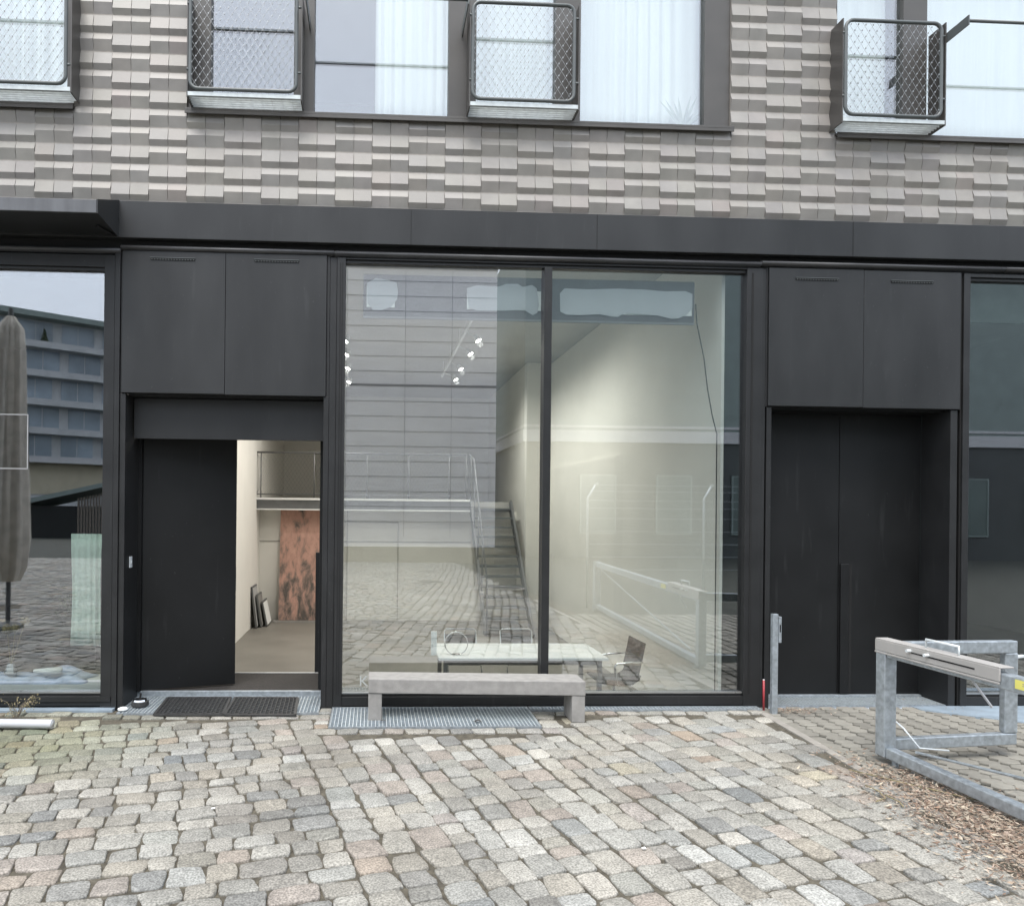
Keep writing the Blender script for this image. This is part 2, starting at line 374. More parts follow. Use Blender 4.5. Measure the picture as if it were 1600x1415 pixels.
# manhole covers behind the camera (seen mirrored in the shop window)
for (x, y, lab) in ((1.44,-11.5,'round cast iron manhole cover in the cobbles, the one farther from the shop window'), (3.15,-10.1,'round cast iron manhole cover in the cobbles, the one nearer the galvanised gate')):
    t = empty('manhole_cover', (x,y,GZ), lab, 'manhole cover', 'manhole covers in the yard')
    MB().lathe([(.42,GZ),(.42,GZ+.012),(.34,GZ+.012),(.34,GZ+.004)], x, y, 28).build('rim', M['kerb'], t)
    MB().lathe([(.33,GZ),(.33,GZ+.014),(.05,GZ+.016)], x, y, 28).build('lid', M['iron'], t)

# ================================================================== the gallery building
B = empty('building', (0,0,0), 'brown relief tiled building with anthracite steel shopfronts and gallery room behind glass', 'building')
P1 = .1737
XE = [-1.785+P1*k for k in range(-16,0)] + [-1.785+.17317*k for k in range(0,31)] + [3.41+.1745*k for k in range(1,26)]
WIN = [(-12,-2.827,5.60), (-1.785,3.41,5.61), (4.457,12,5.60)]
mb = MB(); cols = []; gb = MB()
ZT = 8.2
for i in range(len(XE)-1):
    xa, xb = XE[i]+.0024, XE[i+1]-.0024; pair = (i-16)//2; xm = (xa+xb)/2
    for row in range(0, 20):
        z0 = 4.772 + .1728*row; z1 = z0 + .1712
        inw = [z for a,b,z in WIN if a < xm < b]
        if inw and z0 >= inw[0]-.03: continue
        if inw and z1 > inw[0]: z1 = inw[0]
        if z1-z0 < .03: continue
        frac = .69 if (pair+row) % 2 == 0 else .395
        h = .1712; zr = z0 + h*(1-frac); d = -.037
        c = R.uniform(.92,1.06); tint = (c*R.uniform(.985,1.02), c, c*R.uniform(.97,1.02))
        if R.random() < .05: tint = (tint[0]*1.0, tint[1]*.955, tint[2]*.95)
        e0 = -.012
        if zr < z1: prof = [(e0,z0),(d,zr),(e0+(d-e0)*(z0+h-z1)/(h*frac),z1)]
        else: prof = [(e0,z0),(e0+(d-e0)*(z1-z0)/(zr-z0),z1)]
        prof = [(.012,z0)] + prof + [(.012,z1)]
        n0 = len(mb.v); mb.prism(prof, 'x', xa, xb); cols += [tint]*(len(mb.v)-n0)
wall = mb.build('tiled_wall', M['tile'], B, cols=cols)
gb = MB()
XL, XR = -9.5, 10.5
gb.box(XL,XR,-.013,.2,4.762,5.58)
for a, b in ((-2.827,-1.785),(3.41,4.457)): gb.box(a+.002,b-.002,-.013,.2,5.58,ZT)
gb.box(XL,XR,-.013,.2,ZT,14)
gb.build('backing_wall', M['grout'], B)

# fascia, gap and half-round trim
f = MB().box(XL,XR,-.055,.15,4.415,4.758); fas = f.build('fascia', M['paint'], B, bevel=.004)
for x in (-5.2,.32,2.1,4.62,6.9): MB().box(x,x+.004,-.0575,-.05,4.42,4.75).build('sheet_joint', M['gap'], fas)
MB().box(XL,XR,.03,.15,4.30,4.414).build('shadow_gap', M['gap'], B)
def halfround(x0, x1, dz=0):
    pr = [(.03,4.313+dz)] + [(.03-.062*sin(t*pi/8), 4.34+dz-.027*cos(t*pi/8)) for t in range(0,9)] + [(.03,4.367+dz)]
    return MB().prism(pr, 'x', x0, x1)
for x0, x1, dz in ((-9.5,-2.39,-.03),(-2.385,-.405,.0),(-.40,3.735,-.003),(3.74,6.2,.010),(6.205,10,.01)):
    halfround(x0, x1, dz).build('cornice_trim', M['trim'], B, smooth=True)

# entrance canopy over the shop on the left
can = MB().box(-9,-2.405,-.575,-.552,4.436,4.548).build('canopy', M['canopy'], B, bevel=.003)
MB().box(-9,-2.40,-.552,-.055,4.437,4.447).add([(-9,-.552,4.546),(-2.4,-.552,4.546),(-2.4,-.055,4.752),(-9,-.055,4.752),(-9,-.552,4.54),(-2.4,-.552,4.54),(-2.4,-.055,4.745),(-9,-.055,4.745)],
    [(0,1,2,3),(4,7,6,5),(0,4,5,1),(1,5,6,2),(2,6,7,3),(3,7,4,0)]).build('sheet', M['paint'], can)
MB().prism([(-.575,4.432),(-.055,4.416),(-.055,4.760),(-.575,4.552)], 'x', -2.404, -2.392).build('end_plate', M['paint'], can)
MB().beam((-2.43,-.08,4.425),(-2.5,-.3,4.425),.03,.012).build('bracket', M['paint'], can)

# ------------ posts and door surrounds
MB().box(-2.44,-2.392,-.004,.30,.0,4.30).build('post', M['paint2'], B, bevel=.003)
for x0, x1, y0, y1, z0, z1 in ((-2.388,-2.336,.010,.44,.0,2.978),(-.49,-.44,.010,.44,.0,2.978),(3.815,3.862,.010,.40,.0,2.95),(5.675,5.745,.010,.40,.0,2.95)):
    MB().box(x0,x1,y0,y1,z0,z1).build('door_jamb', M['paint2'], B, bevel=.003)
for x0, x1, z0 in ((-2.388,-2.371,2.982),(-.468,-.44,2.979),(3.80,3.818,2.955),(5.756,5.775,2.955)):
    MB().box(x0,x1,.012,.1,z0,4.31).build('panel_edge', M['paint2'], B, bevel=.003)
# service panels above the doors, with slot vents
def panel(x0, x1, z0, z1, sx0, sx1, sz):
    o = MB().box(x0,x1,-.006,.09,z0,z1).build('service_panel', M['paint'], B, bevel=.003)
    v = MB().box(sx0,sx1,-.012,-.0062,sz-.010,sz+.010).build('slot_vent', M['gap'], o, bevel=.002)
    m2 = MB().box(sx0-.004,sx1+.004,-.017,-.0063,sz+.0105,sz+.015)
    for k in range(16):
        xx = sx0+.012+(sx1-sx0-.024)*k/15; m2.box(xx-.004,xx+.004,-.0145,-.0122,sz-.007,sz+.002)
    m2.build('vent_louvre', M['rail'], o)
panel(-2.370,-1.4195, 2.985,4.312, -2.112,-1.703,4.238)
panel(-1.4160,-.470, 2.980,4.312, -1.149,-.735,4.244)
panel(3.820,4.769, 2.962,4.305, 4.084,4.508,4.200)
panel(4.7725,5.752, 2.957,4.302, 5.044,5.467,4.196)
# reveals / soffits behind the panels
MB().box(-2.336,-.49,.092,.46,2.965,3.02).build('soffit', M['black'], B); MB().box(3.862,5.675,.092,.42,2.94,3.0).build('soffit', M['black'], B)
# ------------ left (open) door
MB().box(-2.318,-.495,.20,.23,2.575,2.962).build('transom_panel', M['paint'], B, bevel=.002)
MB().box(-2.336,-2.30,.40,.46,.09,2.60).box(-2.30,-.495,.40,.444,2.655,2.964).build('door_frame', M['black'], B)
Lx, Ly = -2.30, .445; a = radians(17.5)
def leaf_pts(u, v): return (Lx+u*cos(a)-v*sin(a), Ly+u*sin(a)+v*cos(a))
lf = MB().prism([leaf_pts(0,0), leaf_pts(.915,0), leaf_pts(.915,.055), leaf_pts(0,.055)], 'z', .088, 2.645).build('door_leaf', M['black'], B, bevel=.003)
x, y = leaf_pts(.907,-.002)
MB().prism([leaf_pts(.916,.015),leaf_pts(.919,.015),leaf_pts(.919,.04),leaf_pts(.916,.04)],'z',1.05,1.30).build('lock_plate', M['plate'], lf)
lf = MB().box(-.552,-.497,.50,1.40,.088,2.605).build('door_leaf', M['black'], B, bevel=.003)
MB().box(-.60,-.553,.66,.70,.22,1.46).build('pull_handle', M['black'], lf)
MB().box(-2.336,-.49,.43,.47,.0,.085).build('threshold', M['galv'], B, bevel=.003)
ip = MB().box(-2.335,-2.326,.15,.215,1.335,1.44).build('intercom_plate', M['galvl'], B, bevel=.002)
MB().box(-2.3258,-2.323,.168,.197,1.375,1.40).build('call_button', M['paper'], ip)
# ------------ right (closed) double door
lf = MB().box(3.862,4.80,.40,.45,.055,2.94).build('door_leaf', M['black'], B, bevel=.003)
MB().beam((4.862,.392,1.00),(4.862,.392,1.03),.014,.01).build('keyhole', M['plate'], lf)
rl = MB().box(4.806,5.675,.40,.45,.055,2.94)
rl = rl.build('door_leaf', M['black'], B, bevel=.003)
MB().box(4.815,4.905,.376,.399,.06,1.40).build('pull_handle', M['black'], rl, bevel=.006)
MB().box(4.905,4.945,.396,.3995,.06,1.40).build('handle_recess', M['gap'], rl)
MB().box(3.862,5.675,.36,.46,.0,.052).build('threshold', M['galv'], B, bevel=.003)

# ------------ shop windows: frame > pane, mullion ...
def shop_window(x0, x1, g0, g1, zb, zt, mull=(), top=4.30, bot=.0, matf='paint2'):
    f = MB()
    f.box(x0,g0,0,.14,bot,top).box(g1,x1,0,.14,bot,top)
    f.box(g0,g1,.006,.14,bot+.02,zb-.028).box(g0,g1,.030,.12,zb-.027,zb).box(g0,g1,.006,.14,zt+.03,top).box(g0,g1,.028,.12,zt,zt+.029)
    o = f.build('shop_window', M[matf], B, bevel=.003)
    edges = [g0] + [e for m in mull for e in m] + [g1]
    for i in range(0, len(edges), 2):
        MB().box(edges[i],edges[i+1],.065,.077,zb,zt).build('pane', M['glass'], o)
    bead = MB()
    for i in range(0, len(edges), 2): bead.box(edges[i]+.001,edges[i+1]-.001,.024,.064,zb-.004,zb+.009)
    bead.build('glazing_bead', M['plate'], o)
    for m in mull:
        MB().box(m[0],m[1],-.006,.13,zb+.0005,zt-.0005).build('mullion', M[matf], o, bevel=.003)
    return o
cw = shop_window(-.372,3.755, -.292,3.604, .163,4.256, [(1.612,1.686)], top=4.30, bot=.03)
for x0, x1 in ((-.438,-.374),(3.757,3.798)): MB().box(x0,x1,.012,.14,.03,4.30).build('post', M['paint2'], B, bevel=.003)
for x0, x1 in ((3.650,3.668),(-.345,-.338),(-.324,-.318)): MB().box(x0,x1,-.003,-.0005,.16,4.25).build('frame_joint', M['gap'], cw)
lw = shop_window(-9.2,-2.442, -9.1,-2.54, .172,4.125, [(-6.0,-5.93)], top=4.27, bot=.035)
rw = shop_window(5.792,10.0, 5.858,9.9, .148,4.235, [(8.0,8.07)], top=4.30, bot=.02)
MB().box(5.777,5.790,.02,.14,.02,4.30).build('joint', M['gap'], B)
MB().box(XL,-2.445,-.012,-.002,.10,.145).build('drip_rail', M['paint2'], B)
# black plinth under the windows
MB().box(-9.2,-2.336,.012,.2,-.5,.03).box(-.49,3.862,.012,.2,-.5,.028).box(5.675,10,.012,.2,-.5,.02).build('plinth', M['gap'], B)

# letter K on the window, pale foil
fc = bpy.data.curves.new('lettering', 'FONT'); fc.body = 'K'; fc.size = .135; fc.extrude = .0008
fo = bpy.data.objects.new('lettering_source', fc); COL.objects.link(fo); bpy.context.view_layer.update()
me = bpy.data.meshes.new_from_object(fo.evaluated_get(bpy.context.evaluated_depsgraph_get())); COL.objects.unlink(fo); bpy.data.objects.remove(fo)
ko = bpy.data.objects.new('lettering', me); COL.objects.link(ko); ko.parent = cw
ko.location = (-.13,.0635,.225); ko.rotation_euler = (pi/2,0,0); me.materials.clear(); me.materials.append(M['foil'])
# thin white outline label on the left shop's glass
q = MB(); x0, x1, z0, z1 = -4.2,-3.25,2.262,2.775
q.box(x0,x1,.060,.0635,z0,z0+.007).box(x0,x1,.060,.0635,z1-.007,z1).box(x0,x0+.007,.060,.0635,z0+.007,z1-.007).box(x1-.007,x1,.060,.0635,z0+.007,z1-.007)
q.build('foil_outline', M['band'], lw)

# ------------ upper windows with balcony boxes
def upper_window(x0, x1, zb, bars, name='upper_window'):
    """bars: list of (xa,xb) frame verticals; panes fill between them"""
    f = MB(); zt = 7.9
    for a_, b_ in bars: f.box(a_,b_,.005,.13,zb,zt)
    for (a_, b_), (c_, d_) in zip(bars, bars[1:]): f.box(b_,c_,.02,.12,zb,zb+.03).box(b_,c_,.02,.12,zt-.06,zt)
    o = f.build(name, M['bronze'], B, bevel=.003)
    for (a_, b_), (c_, d_) in zip(bars, bars[1:]): MB().box(b_,c_,.055,.070,zb+.03,zt-.06).build('pane', M['glass2'], o)
    MB().box(x0-.012,x1+.012,-.075,.004,zb-.022,zb-.0008).box(x0-.012,x1+.012,-.075,-.066,zb-.052,zb-.0225).build('window_sill', M['bronze'], o, bevel=.002)
    return o
upper_window(-1.785,3.41,5.632, [(-1.785,-1.577),(-.801,-.607),(.668,.932),(1.697,1.942),(3.160,3.41)])
upper_window(-9,-2.827,5.632, [(-9,-8.9),(-6,-5.9),(-3.95,-3.75),(-2.90,-2.827)])
upper_window(4.457,10,5.612, [(4.457,4.480),(5.150,5.392),(8.2,8.4),(9.9,10)])

def balcony(x0, x1, zf, lab):
    """railing box: two side plates, floor grate, tube frame with a rope net"""
    o = bpy.data.objects.new('balcony_box', None); COL.objects.link(o); o.parent = B; o.location = (x0,0,zf); o['label'] = lab
    for xa in (x0, x1-.010): MB().box(xa,xa+.010,-.215,.004,zf-.03,zf+.955).build('side_plate', M['bronze'], o)
    g = MB().box(x0+.011,x1-.011,-.215,-.203,zf-.018,zf+.018)
    for k in range(6):
        y = -.185 + k*.036; g.box(x0+.011,x1-.011,y,y+.005,zf-.014,zf+.010)
    n = int((x1-x0)/.09)
    for k in range(1,n):
        x = x0+(x1-x0)*k/n; g.box(x-.002,x+.002,-.202,.0,zf+.0105,zf+.014)
    g.build('floor_grate', M['gratel'], o)
    a_, b_, c_, d_ = x0+.030, x1-.052, zf+.045, zf+.94; r = .075; yy = -.215
    pts = []
    for cx, cz, s in ((b_-r,d_-r,0),(a_+r,d_-r,1),(a_+r,c_+r,2),(b_-r,c_+r,3)):
        for k in range(6): t_ = pi/2*(s+k/5); pts.append((cx+r*cos(t_), yy, cz+r*sin(t_)))
    fr = MB().tube(pts, .0165, 10, closed=True)
    for z in (zf+.22, zf+.82): fr.box(x0+.0005,a_-.01,yy-.006,yy+.006,z-.008,z+.008).box(b_+.01,x1-.0105,yy-.006,yy+.006,z-.008,z+.008)
    tf = fr.build('tube_frame', M['rail'], o, smooth=True); 
    net = MB(); A_, B_, C_, D_ = a_+.016, b_-.016, c_+.016, d_-.016; W, H = B_-A_, D_-C_; px, pz = .072, .112
    knots = MB()
    for sgn in (1,-1):
        k = -int(H/pz)-2
        while k*px < W + px:
            # line x = k*px + sgn-dependent slope
            x_s = k*px; t0, t1 = 0, H
            def X(z): return x_s + z*px/pz if sgn > 0 else x_s + (H - z)*px/pz
            zs = [z for z in (0,H)]; lo, hi = 0, H
            if sgn > 0:
                lo = max(0, (0-x_s)*pz/px); hi = min(H, (W-x_s)*pz/px)
            else:
                lo = max(0, H-(W-x_s)*pz/px); hi = min(H, H+x_s*pz/px)
            if hi-lo > .01: net.beam((A_+X(lo),yy,C_+lo),(A_+X(hi),yy,C_+hi),.0016,.0016,up=(0,1,0))
            k += 1
    nz = int(2*H/pz)+1
    for i in range(nz+1):
        z = i*pz/2
        if z > H: break
        off = 0 if i % 2 == 0 else .5
        for j in range(int(W/px)+2):
            x = (j+off)*px
            if x <= W: knots.box(A_+x-.0035,A_+x+.0035,yy-.0045,yy+.0045,C_+z-.006,C_+z+.006)
    net.add(knots.v, knots.f); net.build('rope_net', M['rope'], o)
    return o
balcony(-1.745,-.702,5.685,'balcony box with rope net before the bare blue pane')
balcony(.840,1.872,5.685,'balcony box with rope net in the middle of the wide upper window')
balcony(4.395,5.415,5.662,'balcony box with rope net beside the long upper rail')
balcony(-3.81,-2.772,5.685,'balcony box with rope net partly outside the picture')
def guard(x0, x1, ends):
    o = MB().tube([(x0,-.455,6.475),(x1,-.455,6.475)],.014,8).build('guard_rail', M['rail'], B, smooth=True)
    for x in ends: MB().prism([(.0,6.43),(-.47,6.43),(-.47,6.52),(.0,6.52)],'x',x-.005,x+.005).build('bracket', M['rail'], o)
guard(-.645,.79,(-.65,.795)); guard(5.43,8.2,(5.425,8.2))

# ------------ structure of the rooms behind
mb = MB().box(XL,XR,.2,14,4.80,5.55).box(XL,XR,.2,14,8.2,8.4).box(XL,XL+.1,.15,14,-.5,8.2).box(XR-.1,XR,.15,14,-.5,8.2).box(XL,XR,14,14.2,-.6,14).box(XL,XR,.2,14,13.9,14)
mb.build('floor_slab', M['ceil'], B)
# gallery
MB().box(-2.33,5.0,.30,13.9,-.5,-.4).build('gallery_floor', M['floor'], B)
MB().box(-2.33,3.43,.2,13.9,4.765,4.795).build('gallery_ceiling', M['ceil'], B)
iw = MB().box(-2.42,-2.33,.5,13.9,-.4,4.76)                                # left side wall
iw.box(3.43,3.46,.16,7.2,-.4,4.76).box(2.95,3.46,7.2,7.24,-.4,4.76).box(2.95,2.99,7.24,13.9,-.4,4.76)
iw.box(-2.33,2.95,8.15,8.25,-.4,1.85).box(-2.33,2.95,12.0,12.1,2.09,4.76)
iw.prism([(3.4296,3.02),(3.405,3.30),(3.405,7.19),(3.4296,7.19)],'z',-.4,2.70)
iw.build('gallery_wall', M['white'], B)
MB().box(-2.33,2.0,8.135,8.149,1.20,1.225).box(-1.70,.50,8.12,8.149,1.60,1.625).box(.492,.50,8.12,8.149,-.4,1.6).box(-.55,-.54,8.12,8.149,-.4,1.85).build('wall_joint', M['ceil'], B)
MB().box(-2.33,2.75,7.75,12,1.852,2.05).build('mezzanine', M['ceil'], B)
MB().box(-2.33,1.92,7.70,7.748,1.86,2.09).build('mezzanine_edge', M['steel'], B)
MB().box(-2.33,1.92,7.68,7.699,2.05,2.092).box(-2.33,1.92,7.68,7.699,1.85,1.875).build('edge_trim', M['table'], B)
r = MB().tube([(-2.33,7.72,2.99),(1.84,7.72,2.99)],.019,8).tube([(-2.33,7.72,2.16),(1.84,7.72,2.16)],.012,6)
for x in (-2.25,-1.2,-.15,.68,1.50,1.84): r.tube([(x,7.72,2.05),(x,7.72,2.99)],.012,6)
r = r.build('mezzanine_railing', M['steel'], B, smooth=True)
n = MB()
for k in range(-14,60):
    x = -2.33+k*.075
    for sg in (1,-1):
        xa, xb = x, x+sg*.52
        n.beam((max(-2.33,min(1.84,xa)),7.72,2.17),(max(-2.33,min(1.84,xb)),7.72,2.97),.002,.002,up=(0,1,0))
n.build('net', M['rope'], r)
# gallery stair coming down towards the window
st = MB().beam((1.94,7.76,2.02),(2.05,6.35,-.38),.04,.22,up=(0,-.86,.5)).beam((2.74,7.76,2.02),(2.86,6.05,-.38),.04,.22,up=(0,-.86,.5)).build('staircase', M['steel'], B)
for k in range(13):
    t_ = (k+.6)/13.2; z = 2.02-2.4*t_; y = 7.76-1.5*t_; xo = .11*t_
    MB().box(1.965+xo,2.72+xo,y-.13,y+.12,z-.016,z+.014).box(1.965+xo,2.72+xo,y-.134,y-.1301,z-.014,z+.012).build('tread', M['rail'], st)
h = MB().tube([(1.90,7.74,2.99),(1.97,7.55,2.9),(2.06,6.30,.62),(2.06,6.27,-.38)],.017,8)
for t_ in (.0,.25,.5,.75): h.tube([(1.93+.12*t_,7.7-1.36*t_,2.05-2.35*t_),(1.93+.12*t_,7.62-1.36*t_,2.95-2.3*t_)],.011,6)
h.build('handrail', M['steel'], st, smooth=True)
# entrance landing with dark matting
MB().box(-2.33,-.45,.47,1.28,-.4,.072).build('entrance_landing', M['mat'], B)
MB().box(-2.33,-.45,1.281,1.30,-.4,.078).build('landing_edge', M['table'], B)
MB().box(-.45,-.40,.20,1.32,-.4,4.76).build('lobby_wall', M['white'], B)
MB().box(-2.336,-.45,.24,.30,3.02,4.76).build('bulkhead', M['white'], B)
so_ = MB().box(-2.329,-2.318,5.15,5.23,-.13,-.05).build('socket', M['pvc'], B, bevel=.003)
MB().box(-2.317,-2.29,5.18,5.21,-.17,-.10).build('plug', M['pvc'], so_)
MB().box(-.95,-.78,11.98,11.999,2.60,2.68).build('socket', M['pvc'], B)
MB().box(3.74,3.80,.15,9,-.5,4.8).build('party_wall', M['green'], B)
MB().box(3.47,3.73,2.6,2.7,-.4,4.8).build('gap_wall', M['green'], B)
# neighbouring shops: floors and dark walls
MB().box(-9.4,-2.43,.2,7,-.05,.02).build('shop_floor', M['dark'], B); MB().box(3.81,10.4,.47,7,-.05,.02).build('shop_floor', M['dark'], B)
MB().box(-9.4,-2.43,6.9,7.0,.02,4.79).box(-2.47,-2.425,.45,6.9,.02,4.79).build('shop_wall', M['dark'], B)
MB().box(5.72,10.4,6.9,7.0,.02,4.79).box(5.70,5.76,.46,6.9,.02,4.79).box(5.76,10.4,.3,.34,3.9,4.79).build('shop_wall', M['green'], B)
MB().box(-9.3,-2.50,.16,.62,.02,.215).build('display_sill', M['table'], B)
MB().box(-9.3,-2.55,.16,.30,4.13,4.30).build('blind_box', M['bronze'], B)
MB().box(XL+.1,XR-.1,4.5,4.6,5.55,8.2).box(.40,.50,.3,4.5,5.55,8.2).box(3.8,3.9,.3,4.5,5.55,8.2).box(-2.4,-2.3,.3,4.5,5.55,8.2).build('flat_wall', M['white'], B)

# ================================================================== things in and on the building
# curtains
def curtain(x0, x1, y, z0, z1, mt, lab, cat='curtain', grp=None, fold=.10, amp=.028, seed=1, taper=0):
    rr = random.Random(seed); n = int((x1-x0)/.012); m = MB(); nz = 7
    ph = [rr.uniform(0,6) for _ in range(4)]
    for j in range(nz+1):
        t = j/nz
        for i in range(n+1):
            u = i/n; x = x0+(x1-x0)*u
            if taper: x = (x0+x1)/2 + (x-(x0+x1)/2)*(1-taper*sin(pi*(1-t)*.9))
            a_ = amp*(.55+.45*sin(2.1*u*(x1-x0)/fold*.37+ph[0]))
            yy = y + a_*sin(2*pi*(x-x0)/fold+1.3*sin(x*3.1+ph[1])+ph[2]+.3*t) + .006*sin(9*t+x*5)
            m.v.append((x,yy,z0+(z1-z0)*t))
    for j in range(nz):
        for i in range(n): m.f.append((j*(n+1)+i, j*(n+1)+i+1, (j+1)*(n+1)+i+1, (j+1)*(n+1)+i))
    o = m.build('curtain', M[mt], smooth=True); s = o.modifiers.new('thickness','SOLIDIFY'); s.thickness = .004
    return tag(o, lab, cat, grp)
G_ = 'white curtains in the upper windows'
curtain(-.03,.72,.30,5.62,7.9,'curt','white curtain drawn back beside a bare blue pane next to the middle balcony box',grp=G_,seed=3)
curtain(.90,1.75,.34,5.62,7.9,'curt','white curtain behind the rope net of the middle balcony box',grp=G_,seed=4,fold=.14)
curtain(1.92,3.26,.30,5.62,7.9,'curt','wide white curtain filling the pane by the spiky plant in the wide upper window',grp=G_,seed=5,fold=.13)
curtain(-5.2,-2.85,.30,5.62,7.9,'curt','white curtain in the upper window above the canopy',grp=G_,seed=6,fold=.15)
curtain(4.35,5.2,.34,5.6,7.9,'curt','white curtain behind the rope net next to the long upper guard rail',grp=G_,seed=8,fold=.2)
curtain(5.3,9.6,.30,5.6,7.9,'curt','long white curtain behind the guard rail of the upper window over the gate',grp=G_,seed=9,fold=.22,amp=.02)
curtain(-3.03,-2.72,.52,.52,1.64,'gcurt','mint green short curtain tied in folds in the shop window under the canopy',seed=10,fold=.06,amp=.02,taper=.12)

# potted star shaped plant at the upper window
pl = empty('house_plant', (3.03,.2,5.66), 'spiky pale house plant behind the upper glass at the curtain edge', 'plant')
m = MB()
for k in range(13):
    t = k*2.4; e = R.uniform(.5,1.2); l = R.uniform(.22,.38); d = Vector((cos(t)*cos(e),.25*sin(t)*cos(e),sin(e)))
    s_ = d.cross(Vector((0,1,0))).normalized()*.012; b_ = Vector((3.03,.2,5.74)); m.add([b_-s_, b_+s_, b_+d*l*.6+s_*1.2, b_+d*l, b_+d*l*.6-s_*1.2], [(0,1,2,3,4)])
o_ = m.build('leaves', M['pleaf'], pl); MB().lathe([(.05,5.64),(.07,5.74),(.065,5.745)],3.03,.2,16).build('pot', M['pvc'], pl)

# sign board hanging behind the shop window, lettering faces blanked
sb = empty('sign_board', (1.5,.15,3.78), 'long dark grey sign board with blank blue-grey patches hung behind the window top', 'sign')
MB().box(-.126,3.14,.135,.150,3.765,4.19).build('board', M['board'], sb)
MB().box(-.126,3.14,.130,.1345,3.765,3.785).build('lower_edge', M['seam'], sb)
f_, cx_, cy_ = 1150,638,790.5
def PX(u, v, Y):   # metres on the sign plane
    a_, b_ = u-cx_, v-cy_; dx = (a_*cos(ROLL)+b_*sin(ROLL))/f_; dz = -(b_*cos(ROLL)-a_*sin(ROLL))/f_
    X_, Y_ = dx*cos(YAW)+sin(YAW), cos(YAW)-dx*sin(YAW); t = (Y+7)/Y_; return (t*X_, 1.95+t*dz)
def crop(pts, ox, oy, s): return [PX(ox+x/s, oy+y/s, .13) for x, y in pts]
b1 = crop([(205,200),(255,172),(330,182),(380,198),(390,250),(384,298),(345,345),(290,362),(240,360),(206,318)],520,390,3.825)
b2 = crop([(800,232),(860,214),(990,222),(1040,206),(1105,206),(1135,224),(1190,212),(1218,232),(1232,330),(1222,378),(1195,392),(1168,376),(1145,362),(985,366),(860,365),(812,348)],520,390,3.825)
b3 = crop([(133,262),(160,232),(300,238),(480,234),(640,240),(760,250),(880,248),(924,266),(924,350),(895,385),(840,412),(800,414),(720,395),(520,380),(480,402),(440,400),(370,386),(250,392),(170,390),(135,370)],840,390,3.824)
for b_ in (b1,b2,b3): MB().prism(b_, 'y', .1255, .1295).build('sign_patch', M['blob'], sb, bevel=0)
for (px, o_, s_) in (((203,215,370,346),(520,390),3.825),((803,240,1244,366),(520,390),3.825),((150,262,921,397),(840,390),3.824)):
    p0, p1 = crop([(px[0],px[1]),(px[2],px[3])],*o_,s_); MB().box(p0[0],p1[0],.1305,.1340,p1[1],p0[1]).build('sign_plate', M['paper'], sb)
m = MB().tube([(3.182,.20,3.99),(3.20,.21,3.80),(3.272,.20,3.45),(3.31,.2,3.15),(3.362,.2,2.88),(3.41,.2,2.70),(3.41,.2,2.45),(3.415,.2,-.35)],.006,6)
tag(m.build('cable', M['gap'], smooth=True), 'thin dark cable hanging from the sign board along the white wall end', 'cable')

# track lights
def track(x, y0, y1, z, heads, lab, aim, power):
    t = empty('light_track', (x,y0,z), lab, 'track light', 'lighting tracks under the gallery ceiling')
    MB().box(x-.018,x+.018,y0,y1,z,z+.035).build('track_rail', M['table'], t)
    for k in range(4):
        y = y0+.3+(y1-y0-.6)*k/3; MB().tube([(x,y,z+.03),(x,y,4.765)],.006,6).build('hanger', M['table'], t)
    for (hx, hy) in heads:
        p0 = Vector((hx,hy,z-.10)); d = Vector(((aim[0]-hx)*.75, -.75, aim[-1]-p0.z)).normalized()
        hd = MB().tube([p0-d*.06,p0+d*.03],[.03,.052],14).build('spot_head', M['table'], t, smooth=False)
        MB().tube([p0+d*.031,p0+d*.036],.040,14).build('lens', M['lamp'], hd)
        MB().tube([p0-d*.02+Vector((.0,0,.0)),(x,hy,z+.01)],.007,6).build('stem', M['table'], hd)
        l = bpy.data.lights.new('spot','SPOT'); l.energy = power; l.spot_size = radians(165); l.spot_blend = 1; l.color = (1,.955,.88); l.shadow_soft_size = .04
        lo = bpy.data.objects.new('spot', l); COL.objects.link(lo); lo.location = p0+d*.09; lo.rotation_euler = Vector((d.x*.45,-.12,-1)).to_track_quat('-Z','Y').to_euler()
SPW = 125
track(1.31,2.9,7.5,4.50,[(1.48,3.7),(1.49,4.65),(1.49,5.96),(1.52,7.03)],'white ceiling track with four spotlights aimed at the wall beside the office chair',(3.4,1.9),SPW*.78)
track(-.55,2.9,8.2,4.45,[(-.43,3.68),(-.45,4.65),(-.47,5.8),(-.50,7.2)],'white ceiling track with four spotlights aimed at the wall with the leaning frames',(-2.3,1.7),SPW*.55)

